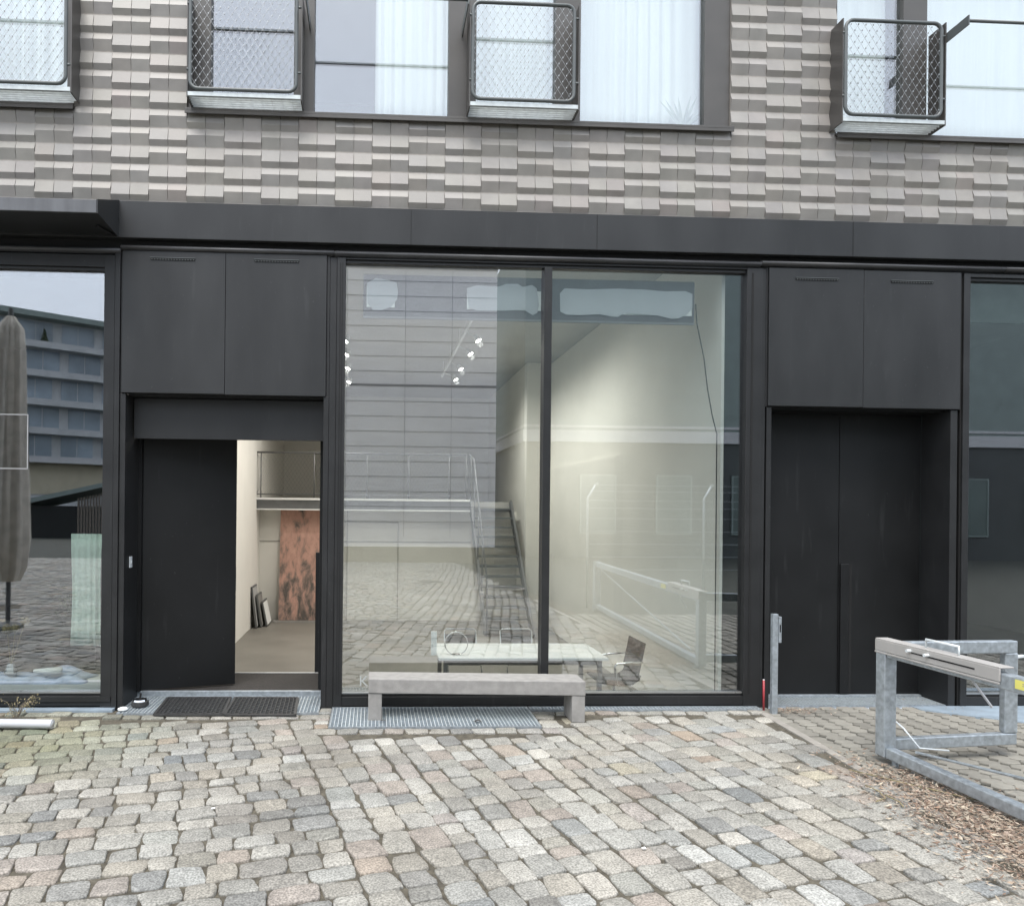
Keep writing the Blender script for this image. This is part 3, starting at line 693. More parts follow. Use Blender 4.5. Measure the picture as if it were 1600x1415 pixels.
# gallery furniture
t = empty('table', (1.6,1.2,-.4), 'long white table with thin dark legs inside the shop window', 'table')
MB().box(.70,2.53,.79,1.64,.312,.342).build('tabletop', M['table'], t, bevel=.004)
MB().box(.80,2.43,.88,.91,.25,.311).box(.80,2.43,1.52,1.55,.25,.311).build('apron', M['steel'], t)
for x, y in ((.78,.86),(2.45,.86),(.78,1.57),(2.45,1.57)): MB().box(x-.022,x+.022,y-.022,y+.022,-.4,.311).build('leg', M['steel'], t)
def cantilever(x):
    t = empty('chrome_chair', (x,2.0,-.4), '', 'chair', 'chrome tube chairs behind the white table')
    w_ = .20; pts = []
    path = [(1.74,-.385),(2.20,-.385),(2.24,-.36),(1.78,.02),(1.80,.05),(2.17,.05),(2.22,.08),(2.26,.36),(2.265,.40)]
    path = [(1.76,.05),(1.74,.0),(1.74,-.36),(1.77,-.388),(2.2,-.388)]
    L_ = [(x-w_,y,z) for y,z in path]; R_ = [(x+w_,y,z) for y,z in path]
    back = [(x-w_,1.76,.05),(x-w_,2.16,.04),(x-w_,2.20,.07),(x-w_,2.27,.38),(x-w_+.03,2.275,.405),(x+w_-.03,2.275,.405),(x+w_,2.27,.38),(x+w_,2.20,.07),(x+w_,2.16,.04),(x+w_,1.76,.05)]
    MB().tube(L_,.011,8).tube(R_,.011,8).tube(back,.011,8).tube([L_[-1],R_[-1]],.011,8).build('tube_frame', M['chrome'], t, smooth=True)
    MB().box(x-w_,x+w_,1.77,2.16,.052,.068).build('seat', M['seat'], t, bevel=.006)
    MB().beam((x,2.225,.17),(x,2.262,.34),2*w_-.02,.008,up=(0,1,0)).build('backrest', M['seat'], t)
    return t
cantilever(1.10)['label'] = 'chrome tube chair behind the table, by the white card'
cantilever(1.81)['label'] = 'chrome tube chair behind the table, at the window mullion'
# office chair at the table end, facing left
t = empty('office_chair', (2.78,1.18,-.4), 'charcoal mesh office chair with chrome arms at the end of the white table', 'chair')
X0, Y0 = 2.78, 1.18; W2 = .24
def sheet(prof, th, name, mt):
    m = MB(); n = len(prof)
    for yy in (Y0-W2, Y0+W2):
        for x, z in prof: m.v.append((x,yy,z))
    for i in range(n-1): m.f.append((i,i+1,n+i+1,n+i))
    o = m.build(name, M[mt], t, smooth=True); s = o.modifiers.new('th','SOLIDIFY'); s.thickness = th; return o
sheet([(2.92,.13),(2.945,.24),(2.97,.36),(2.99,.47)],.022,'backrest','seat')
sheet([(2.48,.060),(2.52,.052),(2.70,.035),(2.84,.04),(2.90,.08),(2.918,.125)],.026,'seat','seat')
for s in (-1,1):
    y = Y0+s*(W2+.02)
    MB().tube([(2.95,y,.27),(2.80,y,.265),(2.66,y,.25),(2.64,y,.22),(2.66,y,.03),(2.70,y,.02)],.012,8).build('armrest', M['chrome'], t, smooth=True)
MB().tube([(2.72,Y0,.02),(2.72,Y0,-.30)],.025,12).build('column', M['chrome'], t)
m = MB()
for k in range(5):
    a_ = 2*pi*k/5+.3; m.tube([(2.72,Y0,-.31),(2.72+.29*cos(a_),Y0+.29*sin(a_),-.345)],[.02,.013],8)
    m.tube([(2.72+.29*cos(a_),Y0+.29*sin(a_)-.015,-.37),(2.72+.29*cos(a_),Y0+.29*sin(a_)+.015,-.37)],.028,10)
m.build('star_base', M['chrome'], t)
tag(MB().box(.628,.690,.93,.945,.343,.60).build('card', M['paper']), 'upright white card standing on the white table beside the chrome ring', 'card')
ring = [(.905+.125*cos(k*2*pi/28),.96,.465+.125*sin(k*2*pi/28)) for k in range(28)]
t = empty('ring_lamp', (.905,.96,.342), 'thin chrome ring standing on the table beside the white card', 'ring ornament')
MB().tube(ring,.006,8,closed=True).build('ring', M['chrome'], t, smooth=True); MB().lathe([(.05,.342),(.05,.352),(.02,.356)],.905,.96,18).build('foot', M['chrome'], t)

# painting and leaning frames seen through the open door
t = empty('painting', (-1.3,7.9,-.4), 'tall copper pink abstract painting with dark smears leaning on the back wall', 'painting')
cv = MB().add([(-1.90,7.86,-.36),(-.72,7.86,-.36),(-.72,8.09,1.88),(-1.90,8.09,1.88),(-1.90,7.89,-.365),(-.72,7.89,-.365),(-.72,8.12,1.875),(-1.90,8.12,1.875)],
    [(0,1,2,3),(4,7,6,5),(0,4,5,1),(1,5,6,2),(2,6,7,3),(3,7,4,0)]).build('canvas', M['art'], t)
MB().box(-2.0,-.70,7.80,7.90,-.4,-.366).build('batten', M['conc'], t)
for k, (x, h, y, mt, lab) in enumerate(((-2.22,.78,7.35,'band','tall grey framed panel leaning innermost against the gallery wall'),(-2.14,.62,7.45,'conc','middle framed panel of the three leaning by the painting'),(-2.05,.48,7.55,'paper','smallest framed panel, nearest the pink painting'))):
    t = empty('leaning_frame', (x,y,-.4), lab, 'framed panel', 'framed panels leaning on the gallery wall')
    MB().beam((x,y,-.39),(x-.09,y,-.39+h),.55,.03,up=(1,0,.1)).build('frame', M['steel'], t, bevel=.004)
    MB().beam((x+.018,y,-.36),(x-.070,y,-.42+h),.48,.006,up=(1,0,.1)).build('panel', M[mt], t)

# left shop display
m = MB(); rr = random.Random(5); nx, ny = 26, 12
for j in range(ny+1):
    for i in range(nx+1):
        u, v = i/nx, j/ny; ed = min(u,1-u,v,1-v)*6
        m.v.append((-3.9+1.12*u+.03*sin(9*v), .18+.40*v, .222+min(1,ed)*(.055+.035*sin(7*u+3*v)+.02*sin(17*u-5*v))))
for j in range(ny):
    for i in range(nx): m.f.append((j*(nx+1)+i, j*(nx+1)+i+1, (j+1)*(nx+1)+i+1, (j+1)*(nx+1)+i))
o = m.build('blanket', M['blue'], smooth=True); o.modifiers.new('t','SOLIDIFY').thickness = .012
tag(o, 'rumpled pale blue blanket lying on the sill behind the window under the canopy', 'blanket')
m = MB()
for i in range(9):
    a_ = -.5+i*.12; m.tube([(-3.28,.30,.315),(-3.28+.26*cos(a_),.30+.07*sin(a_),.325)],[.02,.028],6)
tag(m.build('paper_fan', M['paper'], smooth=True), 'pleated white paper fan on the blue blanket in the shop window under the canopy', 'paper fan')
t = empty('flower_vase', (-3.55,.28,.215), 'dried round allium heads in a vase on the sill behind the window under the canopy', 'dried flowers')
MB().lathe([(.045,.216),(.06,.28),(.035,.36),(.03,.37)],-3.55,.40,18).build('vase', M['plate'], t)
for (dx, dz, r_) in ((.02,.72,.052),(.19,.80,.048),(.10,.73,.045)):
    c = Vector((-3.56+dx,.30,dz)); m = MB()
    for k in range(240):
        z = rr.uniform(-1,1); a_ = rr.uniform(0,6.28); q_ = sqrt(1-z*z); d = Vector((q_*cos(a_),q_*sin(a_),z)); p_ = c+d*r_*rr.uniform(.75,1.05); s_ = d.cross(Vector((.3,.5,.8))).normalized()*.007; u_ = s_.cross(d)
        m.add([p_-s_,p_+u_,p_+s_,p_-u_],[(0,1,2,3)])
    hd = m.build('flower_head', M['dry'], t); MB().tube([(-3.55,.40,.33),tuple(c)],.004,5).build('stem', M['dry'], hd)
t = empty('sideboard', (-3.55,1.2,.02), 'low black sideboard with dark pots inside the shop under the canopy', 'sideboard')
MB().box(-4.6,-2.95,1.0,1.4,.02,.60).build('body', M['gap'], t, bevel=.01); MB().box(-4.65,-2.90,.97,1.43,.601,.63).build('top', M['steel'], t)
t = empty('potted_plant', (-3.30,1.15,.63), 'small dark leafy pot plant on the black sideboard', 'plant')
m = MB()
for k in range(160):
    a_ = rr.uniform(0,6.28); q_ = rr.uniform(0,.2); z = rr.uniform(.70,.98); p_ = Vector((-3.30+q_*cos(a_),1.15+q_*.5*sin(a_),z)); d = Vector((rr.gauss(0,1),rr.gauss(0,1),rr.gauss(0,1))).normalized()*.035; e = d.cross(Vector((0,.4,1))).normalized()*.014
    m.add([p_-d,p_+e,p_+d,p_-e],[(0,1,2,3)])
m.build('leaves', M['plant'], t); MB().lathe([(.06,.63),(.08,.74),(.07,.745)],-3.30,1.15,16).build('pot', M['iron'], t)

# ================================================================== things in the yard
# gratings
def grating(x0, x1, y0, y1, lab, step=.033, grp='floor gratings along the shopfront'):
    z = GZ+.006; t = empty('floor_grating', ((x0+x1)/2,(y0+y1)/2,0), lab, 'grating', grp)
    m = MB(); n = max(2,int((x1-x0)/step))
    for k in range(n+1): x = x0+.008+(x1-x0-.016)*k/n; m.box(x-.003,x+.003,y0+.008,y1-.008,z-.014,z)
    m.build('bearing_bars', M['gratel'], t)
    c = MB(); n = max(2,int((y1-y0)/.022))
    for k in range(1,n): y = y0+(y1-y0)*k/n; c.box(x0+.008,x1-.008,y-.0016,y+.0016,z-.010,z-.003)
    c.build('cross_rods', M['galv'], t)
    MB().box(x0-.006,x0+.006,y0-.006,y1+.006,z-.028,z+.003).box(x1-.006,x1+.006,y0-.006,y1+.006,z-.028,z+.003).box(x0+.006,x1-.006,y0-.006,y0+.006,z-.028,z+.003).box(x0+.006,x1-.006,y1-.006,y1+.006,z-.028,z+.003).build('rim', M['galv'], t)
    MB().box(x0+.0062,x1-.0062,y0+.0062,y1-.0062,.019,.0215).build('pan', M['sheet'], t)
grating(-.372,1.478,-.62,.004,'galvanised floor grating under the long bench')
grating(-2.325,-.50,-.175,.42,'galvanised floor grating under the black door mats')
grating(1.50,3.73,-.10,.004,'narrow galvanised strip grating running from the bench to the lock post')
grating(3.87,5.66,.03,.35,'galvanised floor grating at the closed black door')
tag(MB().box(-9,-2.40,-.075,.008,.01,GZ+.012).build('metal_strip', M['sheet'], bevel=.003), 'zinc grey metal strip along the foot of the shop window under the canopy', 'metal strip')
tag(MB().add([(5.69,.008,.006),(10,.008,.006),(10,-.62,.006),(6.0,-.58,.006),(5.3,-.12,.006),(5.3,.0,.006),(5.69,.008,.034),(10,.008,.034),(10,-.62,.034),(6.0,-.58,.034),(5.3,-.12,.034),(5.3,.0,.034)],
   [(5,4,3,2,1,0),(6,7,8,9,10,11)]+[(i,(i+1)%6,6+(i+1)%6,6+i) for i in range(6)]).build('metal_sheet', M['sheet']), 'bluish zinc cover sheet on the ground below the shop window behind the gate', 'metal sheet')
# door mats: rubber with an open ring pattern
def doormat(c4, lab):
    t = MB(); z0, z1 = GZ+.011, GZ+.024; A_, B_, C_, D_ = [Vector((x,y,0)) for x,y in c4]
    def pt(u, v): return A_*(1-u)*(1-v)+B_*u*(1-v)+C_*u*v+D_*(1-u)*v
    n, mrow = 16, 11
    for i in range(n+1): t.beam(pt(i/n,0)+Vector((0,0,(z0+z1)/2)), pt(i/n,1)+Vector((0,0,(z0+z1)/2)), .007, z1-z0)
    for j in range(mrow+1):
        for i in range(n):
            o_ = .0 if i % 2 else .5/mrow
            v = j/mrow+o_
            if v > 1: v = 1
            t.beam(pt(i/n,v)+Vector((0,0,(z0+z1)/2-.001)), pt((i+1)/n,v)+Vector((0,0,(z0+z1)/2-.001)), .007, z1-z0-.001)
    for a_, b_ in ((A_,B_),(B_,C_),(C_,D_),(D_,A_)): t.beam(a_+Vector((0,0,(z0+z1)/2)), b_+Vector((0,0,(z0+z1)/2)), .024, z1-z0+.002)
    return tag(t.build('door_mat', M['rubber']), lab, 'door mat', 'rubber door mats at the entrance')
doormat([(-1.965,-.262),(-1.352,-.262),(-1.395,.325),(-2.005,.325)], 'black rubber ring mat lying before the half open door leaf')
doormat([(-1.332,-.270),(-.70,-.285),(-.735,.31),(-1.350,.325)], 'black rubber ring mat lying before the doorway gap')
# bench
t = empty('bench', (.95,-.30,GZ), 'weathered grey stone bench on two block legs before the shop window', 'bench')
MB().add([(-.036,-.425,.278),(1.908,-.490,.268),(1.908,-.19,.268),(-.036,-.125,.278),(-.036,-.425,.405),(1.908,-.490,.395),(1.908,-.19,.395),(-.036,-.125,.405)],
   [(0,3,2,1),(4,5,6,7),(0,1,5,4),(1,2,6,5),(2,3,7,6),(3,0,4,7)]).build('seat', M['conc'], t, bevel=.006)
MB().box(-.036,.085,-.418,-.13,.026,.276).build('leg', M['conc'], t, bevel=.005)
MB().box(1.787,1.906,-.482,-.20,.026,.267).build('leg', M['conc'], t, bevel=.005)
# small steel post with lock box, red reflector post behind it
t = empty('lock_post', (3.79,-.21,GZ), 'slim galvanised post with small lock box at the edge of the pavers', 'post')
MB().box(3.762,3.816,-.235,-.19,GZ-.02,.968).build('post', M['galv'], t, bevel=.004)
lb = MB().box(3.817,3.842,-.245,-.185,.70,.945).build('lock_box', M['galv'], t, bevel=.004)
MB().box(3.821,3.834,-.2475,-.2455,.80,.87).build('slot', M['gap'], lb)
t = empty('marker_stick', (3.752,-.10,GZ), 'short red plastic marker standing behind the slim steel post', 'marker')
MB().tube([(3.754,-.10,GZ-.01),(3.752,-.10,.315)],.010,10).build('stick', M['red'], t, smooth=True); MB().tube([(3.752,-.10,.316),(3.752,-.10,.322)],.009,10).build('tip', M['paper'], t)
# galvanised gate at the right
t = empty('gate', (3.95,-1.52,GZ), 'galvanised steel gate with taupe locking channel standing open on the pavers', 'gate')
C0 = Vector((3.935,-1.53,0)); A1 = Vector((4.19,-6.5,0)); B1 = Vector((5.075,-1.40,0))
S = .098
def up(p_, z): return Vector((p_.x,p_.y,z))
dA = (A1-C0).normalized(); dB = (B1-C0).normalized()
post = MB().beam(up(C0,.075),up(C0,.945),S,S,up=dA).build('corner_post', M['galv'], t, bevel=.008)
MB().beam(up(C0+dA*(S/2+.002),.112),up(A1,.118),S*.8,S*.8).build('bottom_rail', M['galv'], t, bevel=.008)
MB().beam(up(C0+dA*(S/2+.002),.885),up(A1,.895),S*.8,S*1.0).build('top_rail', M['galv'], t, bevel=.008)
cA, cB = C0-dA*.052, C0+dA*1.02; nrm = Vector((dA.y,-dA.x,0)) # towards camera-left
if nrm.x > 0: nrm = -nrm
ch = MB().beam(up(cA+nrm*.047,.920),up(cB+nrm*.047,.924),.012,.082).beam(up(cA,.9665),up(cB,.9705),.10,.010).beam(up(cA+nrm*.052,.868),up(cB+nrm*.052,.872),.010,.014).build('locking_channel', M['taupe'], t, bevel=.003)
bo = MB()
for d in (.30,.46): bo.tube([up(C0+dA*d+nrm*.053,.937),up(C0+dA*d+nrm*.085,.937)],.012,10)
bo.build('bolt', M['galvl'], ch)
sl = MB()
for d0, d1 in ((.31,.66),(.50,.84)): sl.beam(up(C0+dA*d0+nrm*.0536,.925),up(C0+dA*d1+nrm*.0536,.925),.003,.010)
sl.build('slot', M['gap'], ch)
MB().tube([up(C0+dA*.38,.965),up(C0+dA*.38,1.035),up(C0+dA*.66,1.035),up(C0+dA*.66,.965)],.008,8).build('grab_handle', M['galvl'], ch, smooth=True)
yl = MB().beam(up(C0+dA*1.12+nrm*.0435,.895),up(C0+dA*1.30+nrm*.0435,.895),.004,.055).build('label_plate', M['yellow'], t)
lt = MB()
for z in (.905,.893): lt.beam(up(C0+dA*1.17+nrm*.0458,z),up(C0+dA*1.25+nrm*.0458,z),.001,.004)
lt.build('label_text', M['kerb'], yl)
MB().beam(up(C0+dB*(S/2),.900),up(B1,.888),.06,.098).build('side_top_rail', M['galv'], t, bevel=.008)
MB().beam(up(C0+dB*(S/2),.165),up(B1,.165),.06,.09).build('side_bottom_rail', M['galv'], t, bevel=.008)
MB().beam(up(B1-dB*.05,.212),up(B1-dB*.05,.842),.105,.06,up=(0,1,0)).build('side_post', M['galv'], t, bevel=.008)
MB().beam(up(B1+dB*.0-dA*.02,.80),up(B1+dB*.16-dA*.05,.80),.05,.012).tube([up(B1-dA*.05,.82),up(B1+dB*.15-dA*.1,.79)],.008,8).build('latch', M['galvl'], t)
MB().tube([up(C0+dA*.06+dB*.04,.35),up(C0+dA*.12+dB*.05,.32),up(C0+dA*.22+dB*.10,.20),up(C0+dA*.22+dB*.35,.17)],.006,8).build('drop_bolt', M['galvl'], t, smooth=True)
MB().tube([up(C0+dA*.75,.85),up(C0+dA*.78+dB*.06,.75),up(C0+dA*.80+dB*.12,.66)],.008,6).build('cable_end', M['pvc'], t)
MB().tube([up(C0+dA*.10,.07),up(C0+dA*.10,GZ-.01)],.022,10).build('foot', M['galv'], t)
MB().tube([up(C0+dA*.3,.20),up(A1-dA*.3,.82)],.010,8).build('brace_rod', M['galv'], t)
MB().beam(up(A1,.02),up(A1,.95),.12,.12).build('end_post', M['galv'], t, bevel=.008)
# site fence beside the camera (mirrored in the panes)
for k in range(4):
    x = 4.15+2.35*k; y = -7.0-.1*k
    t = empty('fence_post', (x,y,GZ), 'tall galvanised fence post with its tip bent outwards, wires strung to the next post', 'fence post', 'fence posts of the wire fence')
    MB().tube([(x,y,GZ-.02),(x,y,2.15),(x+.18,y-.05,2.42)],.022,10).build('post', M['galv'], t, smooth=True)
    MB().lathe([(.036,2.40),(.036,2.44)],x+.18,y-.05,10).build('cap', M['galv'], t)
m = MB()
for z, dx in ((2.40,.18),(2.28,.1),(2.1,0),(1.95,0),(1.75,0),(1.5,0),(1.25,0),(1.0,0),(.75,0)):
    m.tube([(4.15+dx,-7.0-.05*(dx>0),z),(11.2+dx,-7.3-.05*(dx>0),z)],.0035,5)
tag(m.build('fence_wire', M['galv']), 'strung horizontal wires of the tall wire fence beside the yard', 'wire')

# litter, leaves, plant, pipe, door stop
m = MB(); cols = []; rr = random.Random(3)
def leaf(x, y, z, s, c):
    a_ = rr.uniform(0,6.28); d = Vector((cos(a_),sin(a_),rr.gauss(0,.22)))*s; e = Vector((-sin(a_),cos(a_),rr.gauss(0,.35)))*s*rr.uniform(.10,.42); p_ = Vector((x,y,z)); k_ = Vector((0,0,s*rr.uniform(.0,.35)))
    m.add([p_-d+k_,p_+e*.9-d*.2,p_+d+k_*.6,p_-e-d*.1],[(0,1,2),(0,2,3)]); cols.extend([c]*4)
LP = [(.30,.22,.16),(.38,.29,.215),(.24,.165,.12),(.15,.105,.08),(.46,.37,.29),(.30,.20,.14),(.50,.43,.34),(.55,.47,.36),(.44,.34,.27)]
n = 0
while n < 9500:
    y = -rr.triangular(1.2,4.4,2.9); x = kerb_x(y) + rr.gauss(.14,.25)*(.5+.3*abs(y)*.55)
    den = 1 if y < -1.7 else .35
    if rr.random() > den or x < kerb_x(y)-.75: continue
    c = rr.choice(LP); f = rr.uniform(.7,1.25); c = tuple(v*f for v in c)
    leaf(x, y, .036+abs(rr.gauss(0,.012)), rr.choice((.007,.010,.013,.018,.024)), c); n += 1
for k in range(260): leaf(3.85+abs(rr.gauss(0,.22)), -.12-abs(rr.gauss(0,.10)), .04+rr.uniform(0,.02), rr.choice((.01,.016)), rr.choice(LP))
for k in range(500): leaf(rr.uniform(-4,5.5), rr.uniform(-4.2,-.1), .034, rr.choice((.003,.004,.006)), rr.choice(LP))
for k in range(90): leaf(rr.uniform(4.0,5.9), rr.uniform(-.3,.3), .045, rr.choice((.006,.01)), rr.choice(LP))
tag(m.build('leaf_litter', M['leaf'], cols=cols), 'dry brown leaf litter swept along the kerb under the gate', 'leaves', kind='stuff')
STR = [([(3.42,-2.05),(3.44,-2.16),(3.40,-2.28),(3.30,-2.33)],'curled dry straw lying on the cobbles before the leaf litter'),
       ([(3.44,-2.22),(3.45,-2.34),(3.42,-2.42)],'short dry straw end lying on the cobbles next to the curled straw'),
       ([(3.50,-1.75),(3.75,-2.05),(4.2,-2.55)],'long straight straw across the leaf litter under the gate'),
       ([(4.0,-2.35),(4.35,-2.72),(4.5,-3.0)],'straw where the leaf litter meets the bottom rail of the gate')]
for pts, lab in STR: tag(MB().tube([(x,y,.05) for x,y in pts],.0042,6).build('straw', M['dry'], smooth=True), lab, 'straw', 'dry straws by the kerb')
t = empty('dried_weed', (-3.17,-.30,GZ), 'brown dried weed growing at the foot of the shop window under the canopy', 'weed')
m = MB(); f2 = MB()
for k in range(16):
    a_ = rr.uniform(0,6.28); l = rr.uniform(.08,.22); tip = Vector((-3.17+cos(a_)*l*.9,-.30+sin(a_)*l*.5,GZ+l*rr.uniform(.5,1.1))); m.tube([(-3.17+cos(a_)*.02,-.30+sin(a_)*.02,GZ),tuple((Vector((-3.17,-.30,GZ+.05))+tip)/2+Vector((0,0,.03))),tuple(tip)],.002,4)
    for j in range(14):
        p_ = tip+Vector((rr.gauss(0,.028),rr.gauss(0,.02),rr.gauss(0,.028))); d = Vector((rr.gauss(0,1),rr.gauss(0,1),rr.gauss(0,1))).normalized()*.011; e = d.cross(Vector((.2,.1,1))).normalized()*.005; f2.add([p_-d,p_+e,p_+d,p_-e],[(0,1,2,3)])
m.build('stems', M['wood'], t); f2.build('leaves', M['dry'], t)
t = empty('plastic_pipe', (-2.95,-.62,GZ), 'white plastic pipe lying on the cobbles before the canopied shop window', 'pipe')
m = MB(); m.tube([(-4.2,-.56,.078),(-2.70,-.64,.078)],.038,18,cap=False); m.tube([(-2.70,-.64,.078),(-2.7001,-.64,.078)],[.038,.031],18,cap=False); m.tube([(-2.70,-.64,.078),(-2.85,-.632,.078)],.031,18,cap=True)
m.build('pipe_body', M['pvc'], t, smooth=True)
MB().tube([(-2.84,-.6325,.078),(-2.835,-.6327,.078)],.0305,18).build('pipe_end', M['kerb'], t)
t = empty('door_stop', (-2.19,.06,GZ), 'round black and steel door stopper on the grating at the door jamb', 'door stop')
MB().lathe([(.070,GZ+.008),(.078,GZ+.02),(.078,GZ+.055),(.070,GZ+.060)],-2.19,.06,22).build('rubber_ring', M['rubber'], t, smooth=False)
MB().lathe([(.066,GZ+.0605),(.060,GZ+.075),(.02,GZ+.082)],-2.19,.06,22).build('cap', M['chrome'], t); MB().tube([(-2.19,.06,GZ+.08),(-2.185,.06,GZ+.13)],.010,8).build('pin', M['gap'], t)
tag(MB().lathe([(.040,GZ+.012),(.046,GZ+.02),(.044,GZ+.03),(.03,GZ+.036)],-2.30,-.09,18).build('disc', M['paper'], smooth=True), 'small white plastic disc on the ground beside the door stopper', 'disc')
for (x, y, s, lab) in ((.94,-.50,.035,'dark curled leaf on the grating under the middle of the bench'),(.10,-.47,.022,'dark crumb of leaf at the foot of the bench leg by the letter K')):
    m = MB()
    for i in range(5):
        for j in range(4):
            u, v = i/4-.5, j/3-.5; m.v.append((x+u*2*s*(1-.8*v*v), y+v*1.3*s*(1-1.6*u*u), GZ+.014+s*(.35*cos(u*3)+.4*v*v)))
    for i in range(4):
        for j in range(3): m.f.append((i*4+j,i*4+j+1,(i+1)*4+j+1,(i+1)*4+j))
    o = m.build('leaf', M['iron'], smooth=True); o.modifiers.new('t','SOLIDIFY').thickness = .002; tag(o, lab, 'leaf', 'dark leaves on the grating')
for (x, y, lab) in ((1.52,-2.95,'pale scrap of paper on a foreground cobble nearer the leaf litter'),(-1.0,-2.35,'pale scrap of paper on a foreground cobble nearer the plastic pipe')):
    tag(MB().add([(x,y,.046),(x+.022,y+.006,.046),(x+.02,y+.026,.047),(x-.002,y+.02,.046)],[(0,1,2,3)]).build('paper_scrap', M['paper']), lab, 'paper scrap', 'paper scraps on the cobbles').modifiers.new('t','SOLIDIFY').thickness = .002

# ================================================================== across the yard (seen mirrored in the glass)
b = empty('building', (-.5,-22,0), 'long pale clad building across the yard with a dark plinth', 'building')
MB().box(-5.1,4.15,-26,-18,.56,10.05).build('wall', M['pale'], b)
MB().box(-5.12,4.17,-26,-17.98,10.051,10.18).build('roof_edge', M['seam'], b)
MB().box(-5.08,4.13,-25.9,-18.02,0,.559).build('plinth', M['plinth'], b)
m = MB()
for k in range(1,18):
    z = .9+.513*k; m.box(-5.1,4.151,-17.999,-17.99,z,z+(.08 if k in (10,) else .016))
for x in (-3.2,-1.0,1.0,2.6): m.box(x,x+.012,-17.999,-17.993,.9,10.0)
m.build('cladding_joint', M['seam'], b)
b = empty('building', (14,-27,0), 'slate grey building across the yard with a pale band over its dark ground floor', 'building')
MB().box(5.75,30,-36,-21,4.95,13).build('wall', M['slate'], b)
MB().box(5.70,30,-36,-20.93,4.50,4.949).build('band', M['band'], b); MB().box(5.72,30,-36,-20.96,5.05,5.15).build('band', M['band'], b)
MB().box(5.8,30,-35.9,-21.05,0,4.499).build('ground_floor', M['slate2'], b)
for k in range(7):
    x = 8+3.0*k
    wn = MB().box(x,x+1.3,-21.049,-20.99,1.0,3.2).build('window', M['dwin'], b); MB().box(x-.06,x,-21.049,-20.97,.95,3.25).box(x+1.3,x+1.36,-21.049,-20.97,.95,3.25).box(x,x+1.3,-21.049,-20.97,3.2,3.25).box(x,x+1.3,-21.049,-20.97,.95,1.0).build('frame', M['slate'], wn)
# apartment block at 45 degrees
Aq = Vector((-37.4,-66,0)); D = Vector((.803,-.595,0)); Nn = Vector((.595,.803,0))
b = empty('apartment_block', tuple(Aq), 'grey five storey apartment block with balconies and blue windows beyond the yard', 'building')
def slab(u0, u1, v0, v1, z0, z1):
    q = [Aq+D*u+Nn*v for u,v in ((u0,v0),(u1,v0),(u1,v1),(u0,v1))]; return MB().prism([(p_.x,p_.y) for p_ in q],'z',z0,z1)
slab(-14,36,-12,-1.6,0,20.6).build('wall', M['aptw'], b)
slab(-14.3,36.3,-12.3,.2,20.6,21.15).build('roof', M['slate'], b)
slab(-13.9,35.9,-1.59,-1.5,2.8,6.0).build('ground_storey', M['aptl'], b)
for k in range(5):
    z = 6.1+2.9*k; slab(-14,36,-1.59,0,z-.1,z+.55).build('balcony_slab', M['aptw'] if k else M['band'], b)
    for j in range(12):
        u = -13.6+4.1*j+(.7 if k % 2 else 0); wn = slab(u,u+3.2,-1.589,-1.52,z+.56,z+2.75).build('window', M['wing'], b); slab(u+1.55,u+1.62,-1.519,-1.48,z+.56,z+2.75).build('mullion', M['band'], wn)
rr = random.Random(9)
for k, (u, z, s) in enumerate(((15.5,18.3,1.5),(13.0,15.4,1.2),(15.0,15.4,1.1),(5,18.3,.8))):
    c = Aq+D*u+Nn*-.6; t = empty('balcony_bush', (c.x,c.y,z), ['tall pointed bush on the top balcony of the apartment block','broad bush on the balcony one floor below the pointed one','round bush beside the broad one on the same balcony','small bush on the top balcony away from the pointed one'][k], 'bush', 'bushes on the far balconies')
    m = MB()
    for j in range(220):
        h = rr.random()**1.5; a_ = rr.uniform(0,6.28); q_ = s*.55*(1-h)*rr.random()**.5; p_ = Vector((c.x+q_*cos(a_),c.y+q_*sin(a_),z+h*s*1.6)); d = Vector((rr.gauss(0,1),rr.gauss(0,1),rr.gauss(0,1))).normalized()*.14; e = d.cross(Vector((.1,.3,1))).normalized()*.07; m.add([p_-d,p_+e,p_+d,p_-e],[(0,1,2,3)])
    m.build('leaves', M['plant'], t); MB().tube([(c.x,c.y,z-.6),(c.x,c.y,z+s)],.03,6).build('stem', M['wood'], t)
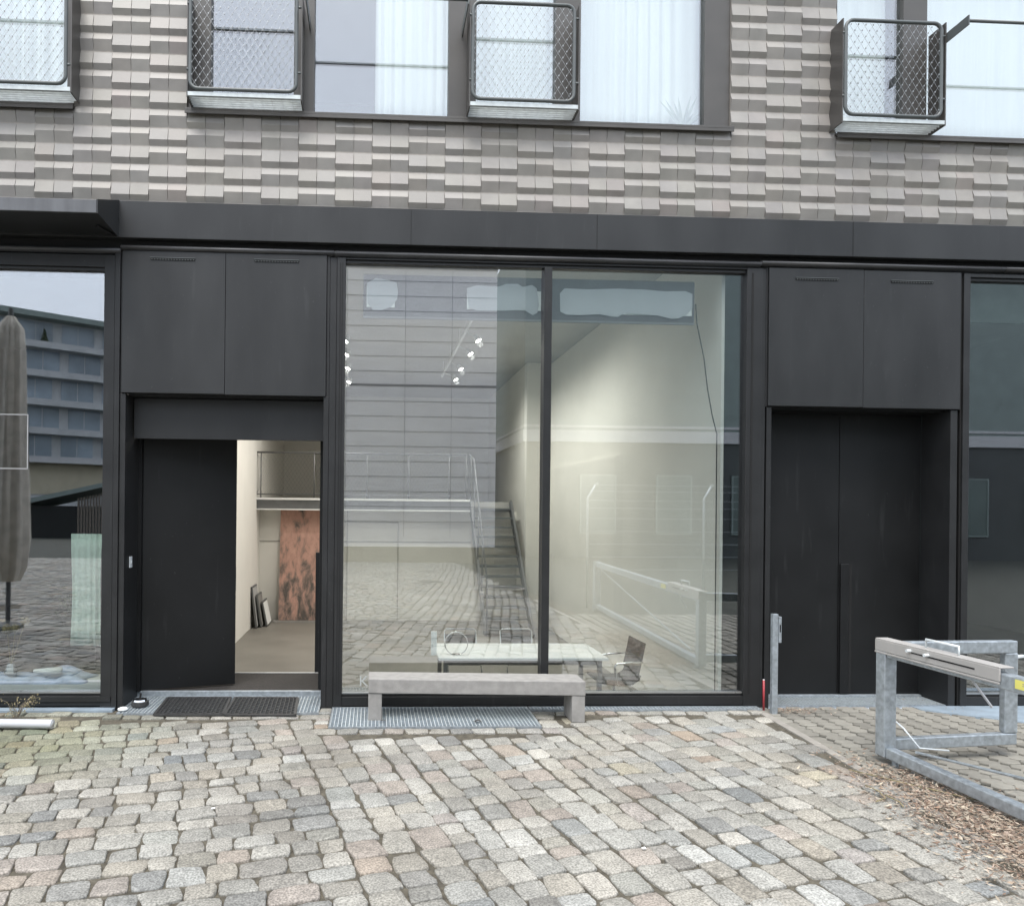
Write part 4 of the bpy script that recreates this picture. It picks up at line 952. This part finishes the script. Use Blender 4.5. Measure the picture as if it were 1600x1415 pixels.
# slatted pavilion
t = empty('pavilion', (-16.5,-35,0), 'dark wooden pavilion with slanted flat roof and slatted side', 'pavilion')
MB().box(-19.5,-16.3,-38,-34,0,1.75).build('body', M['gap'], t)
MB().add([(-20,-33.6,1.60),(-13.5,-33.6,3.1),(-13.5,-38.5,3.1),(-20,-38.5,1.60),(-20,-33.6,1.85),(-13.5,-33.6,3.35),(-13.5,-38.5,3.35),(-20,-38.5,1.85)],[(0,3,2,1),(4,5,6,7),(0,1,5,4),(1,2,6,5),(2,3,7,6),(3,0,4,7)]).build('roof', M['slate'], t)
m = MB()
for k in range(20): m.box(-16.25+.16*k,-16.25+.16*k+.09,-34.1,-34.0,0,2.2+.037*k)
m.build('slat_screen', M['wood'], t)
# closed parasol
t = empty('parasol', (-5.56,-4.35,GZ), 'tall closed beige parasol standing before the canopied shop, mirrored in its window', 'parasol')
MB().tube([(-5.56,-4.35,GZ),(-5.56,-4.35,4.9)],.035,12).build('pole', M['steel'], t)
MB().lathe([(.22,GZ),(.22,GZ+.06),(.06,GZ+.09)],-5.56,-4.35,20).build('base', M['iron'], t)
m = MB(); pr = [(.16,.75),(.24,.95),(.27,1.4),(.25,2.2),(.22,3.2),(.20,4.2),(.17,4.6),(.05,4.78)]; n = 32
for i, (r_, z) in enumerate(pr):
    for k in range(n):
        a_ = 2*pi*k/n; q_ = r_*(1+.13*cos(8*a_+.5*i)+.05*sin(3*a_+i)); m.v.append((-5.56+q_*cos(a_),-4.35+q_*sin(a_),z))
for i in range(len(pr)-1):
    for k in range(n): m.f.append((i*n+k,i*n+(k+1)%n,(i+1)*n+(k+1)%n,(i+1)*n+k))
m.build('canopy', M['canvas'], t, smooth=True)

# ------------------------------------------------------------------ render settings
SC.render.engine = 'CYCLES'; SC.cycles.use_denoising = True; SC.cycles.max_bounces = 7; SC.cycles.diffuse_bounces = 4; SC.cycles.glossy_bounces = 4
SC.cycles.transparent_max_bounces = 16; SC.cycles.caustics_reflective = False; SC.cycles.caustics_refractive = False; SC.cycles.sample_clamp_indirect = 6
SC.view_settings.view_transform = 'Standard'; SC.view_settings.look = 'None'; SC.view_settings.exposure = 1.0; SC.view_settings.gamma = 1
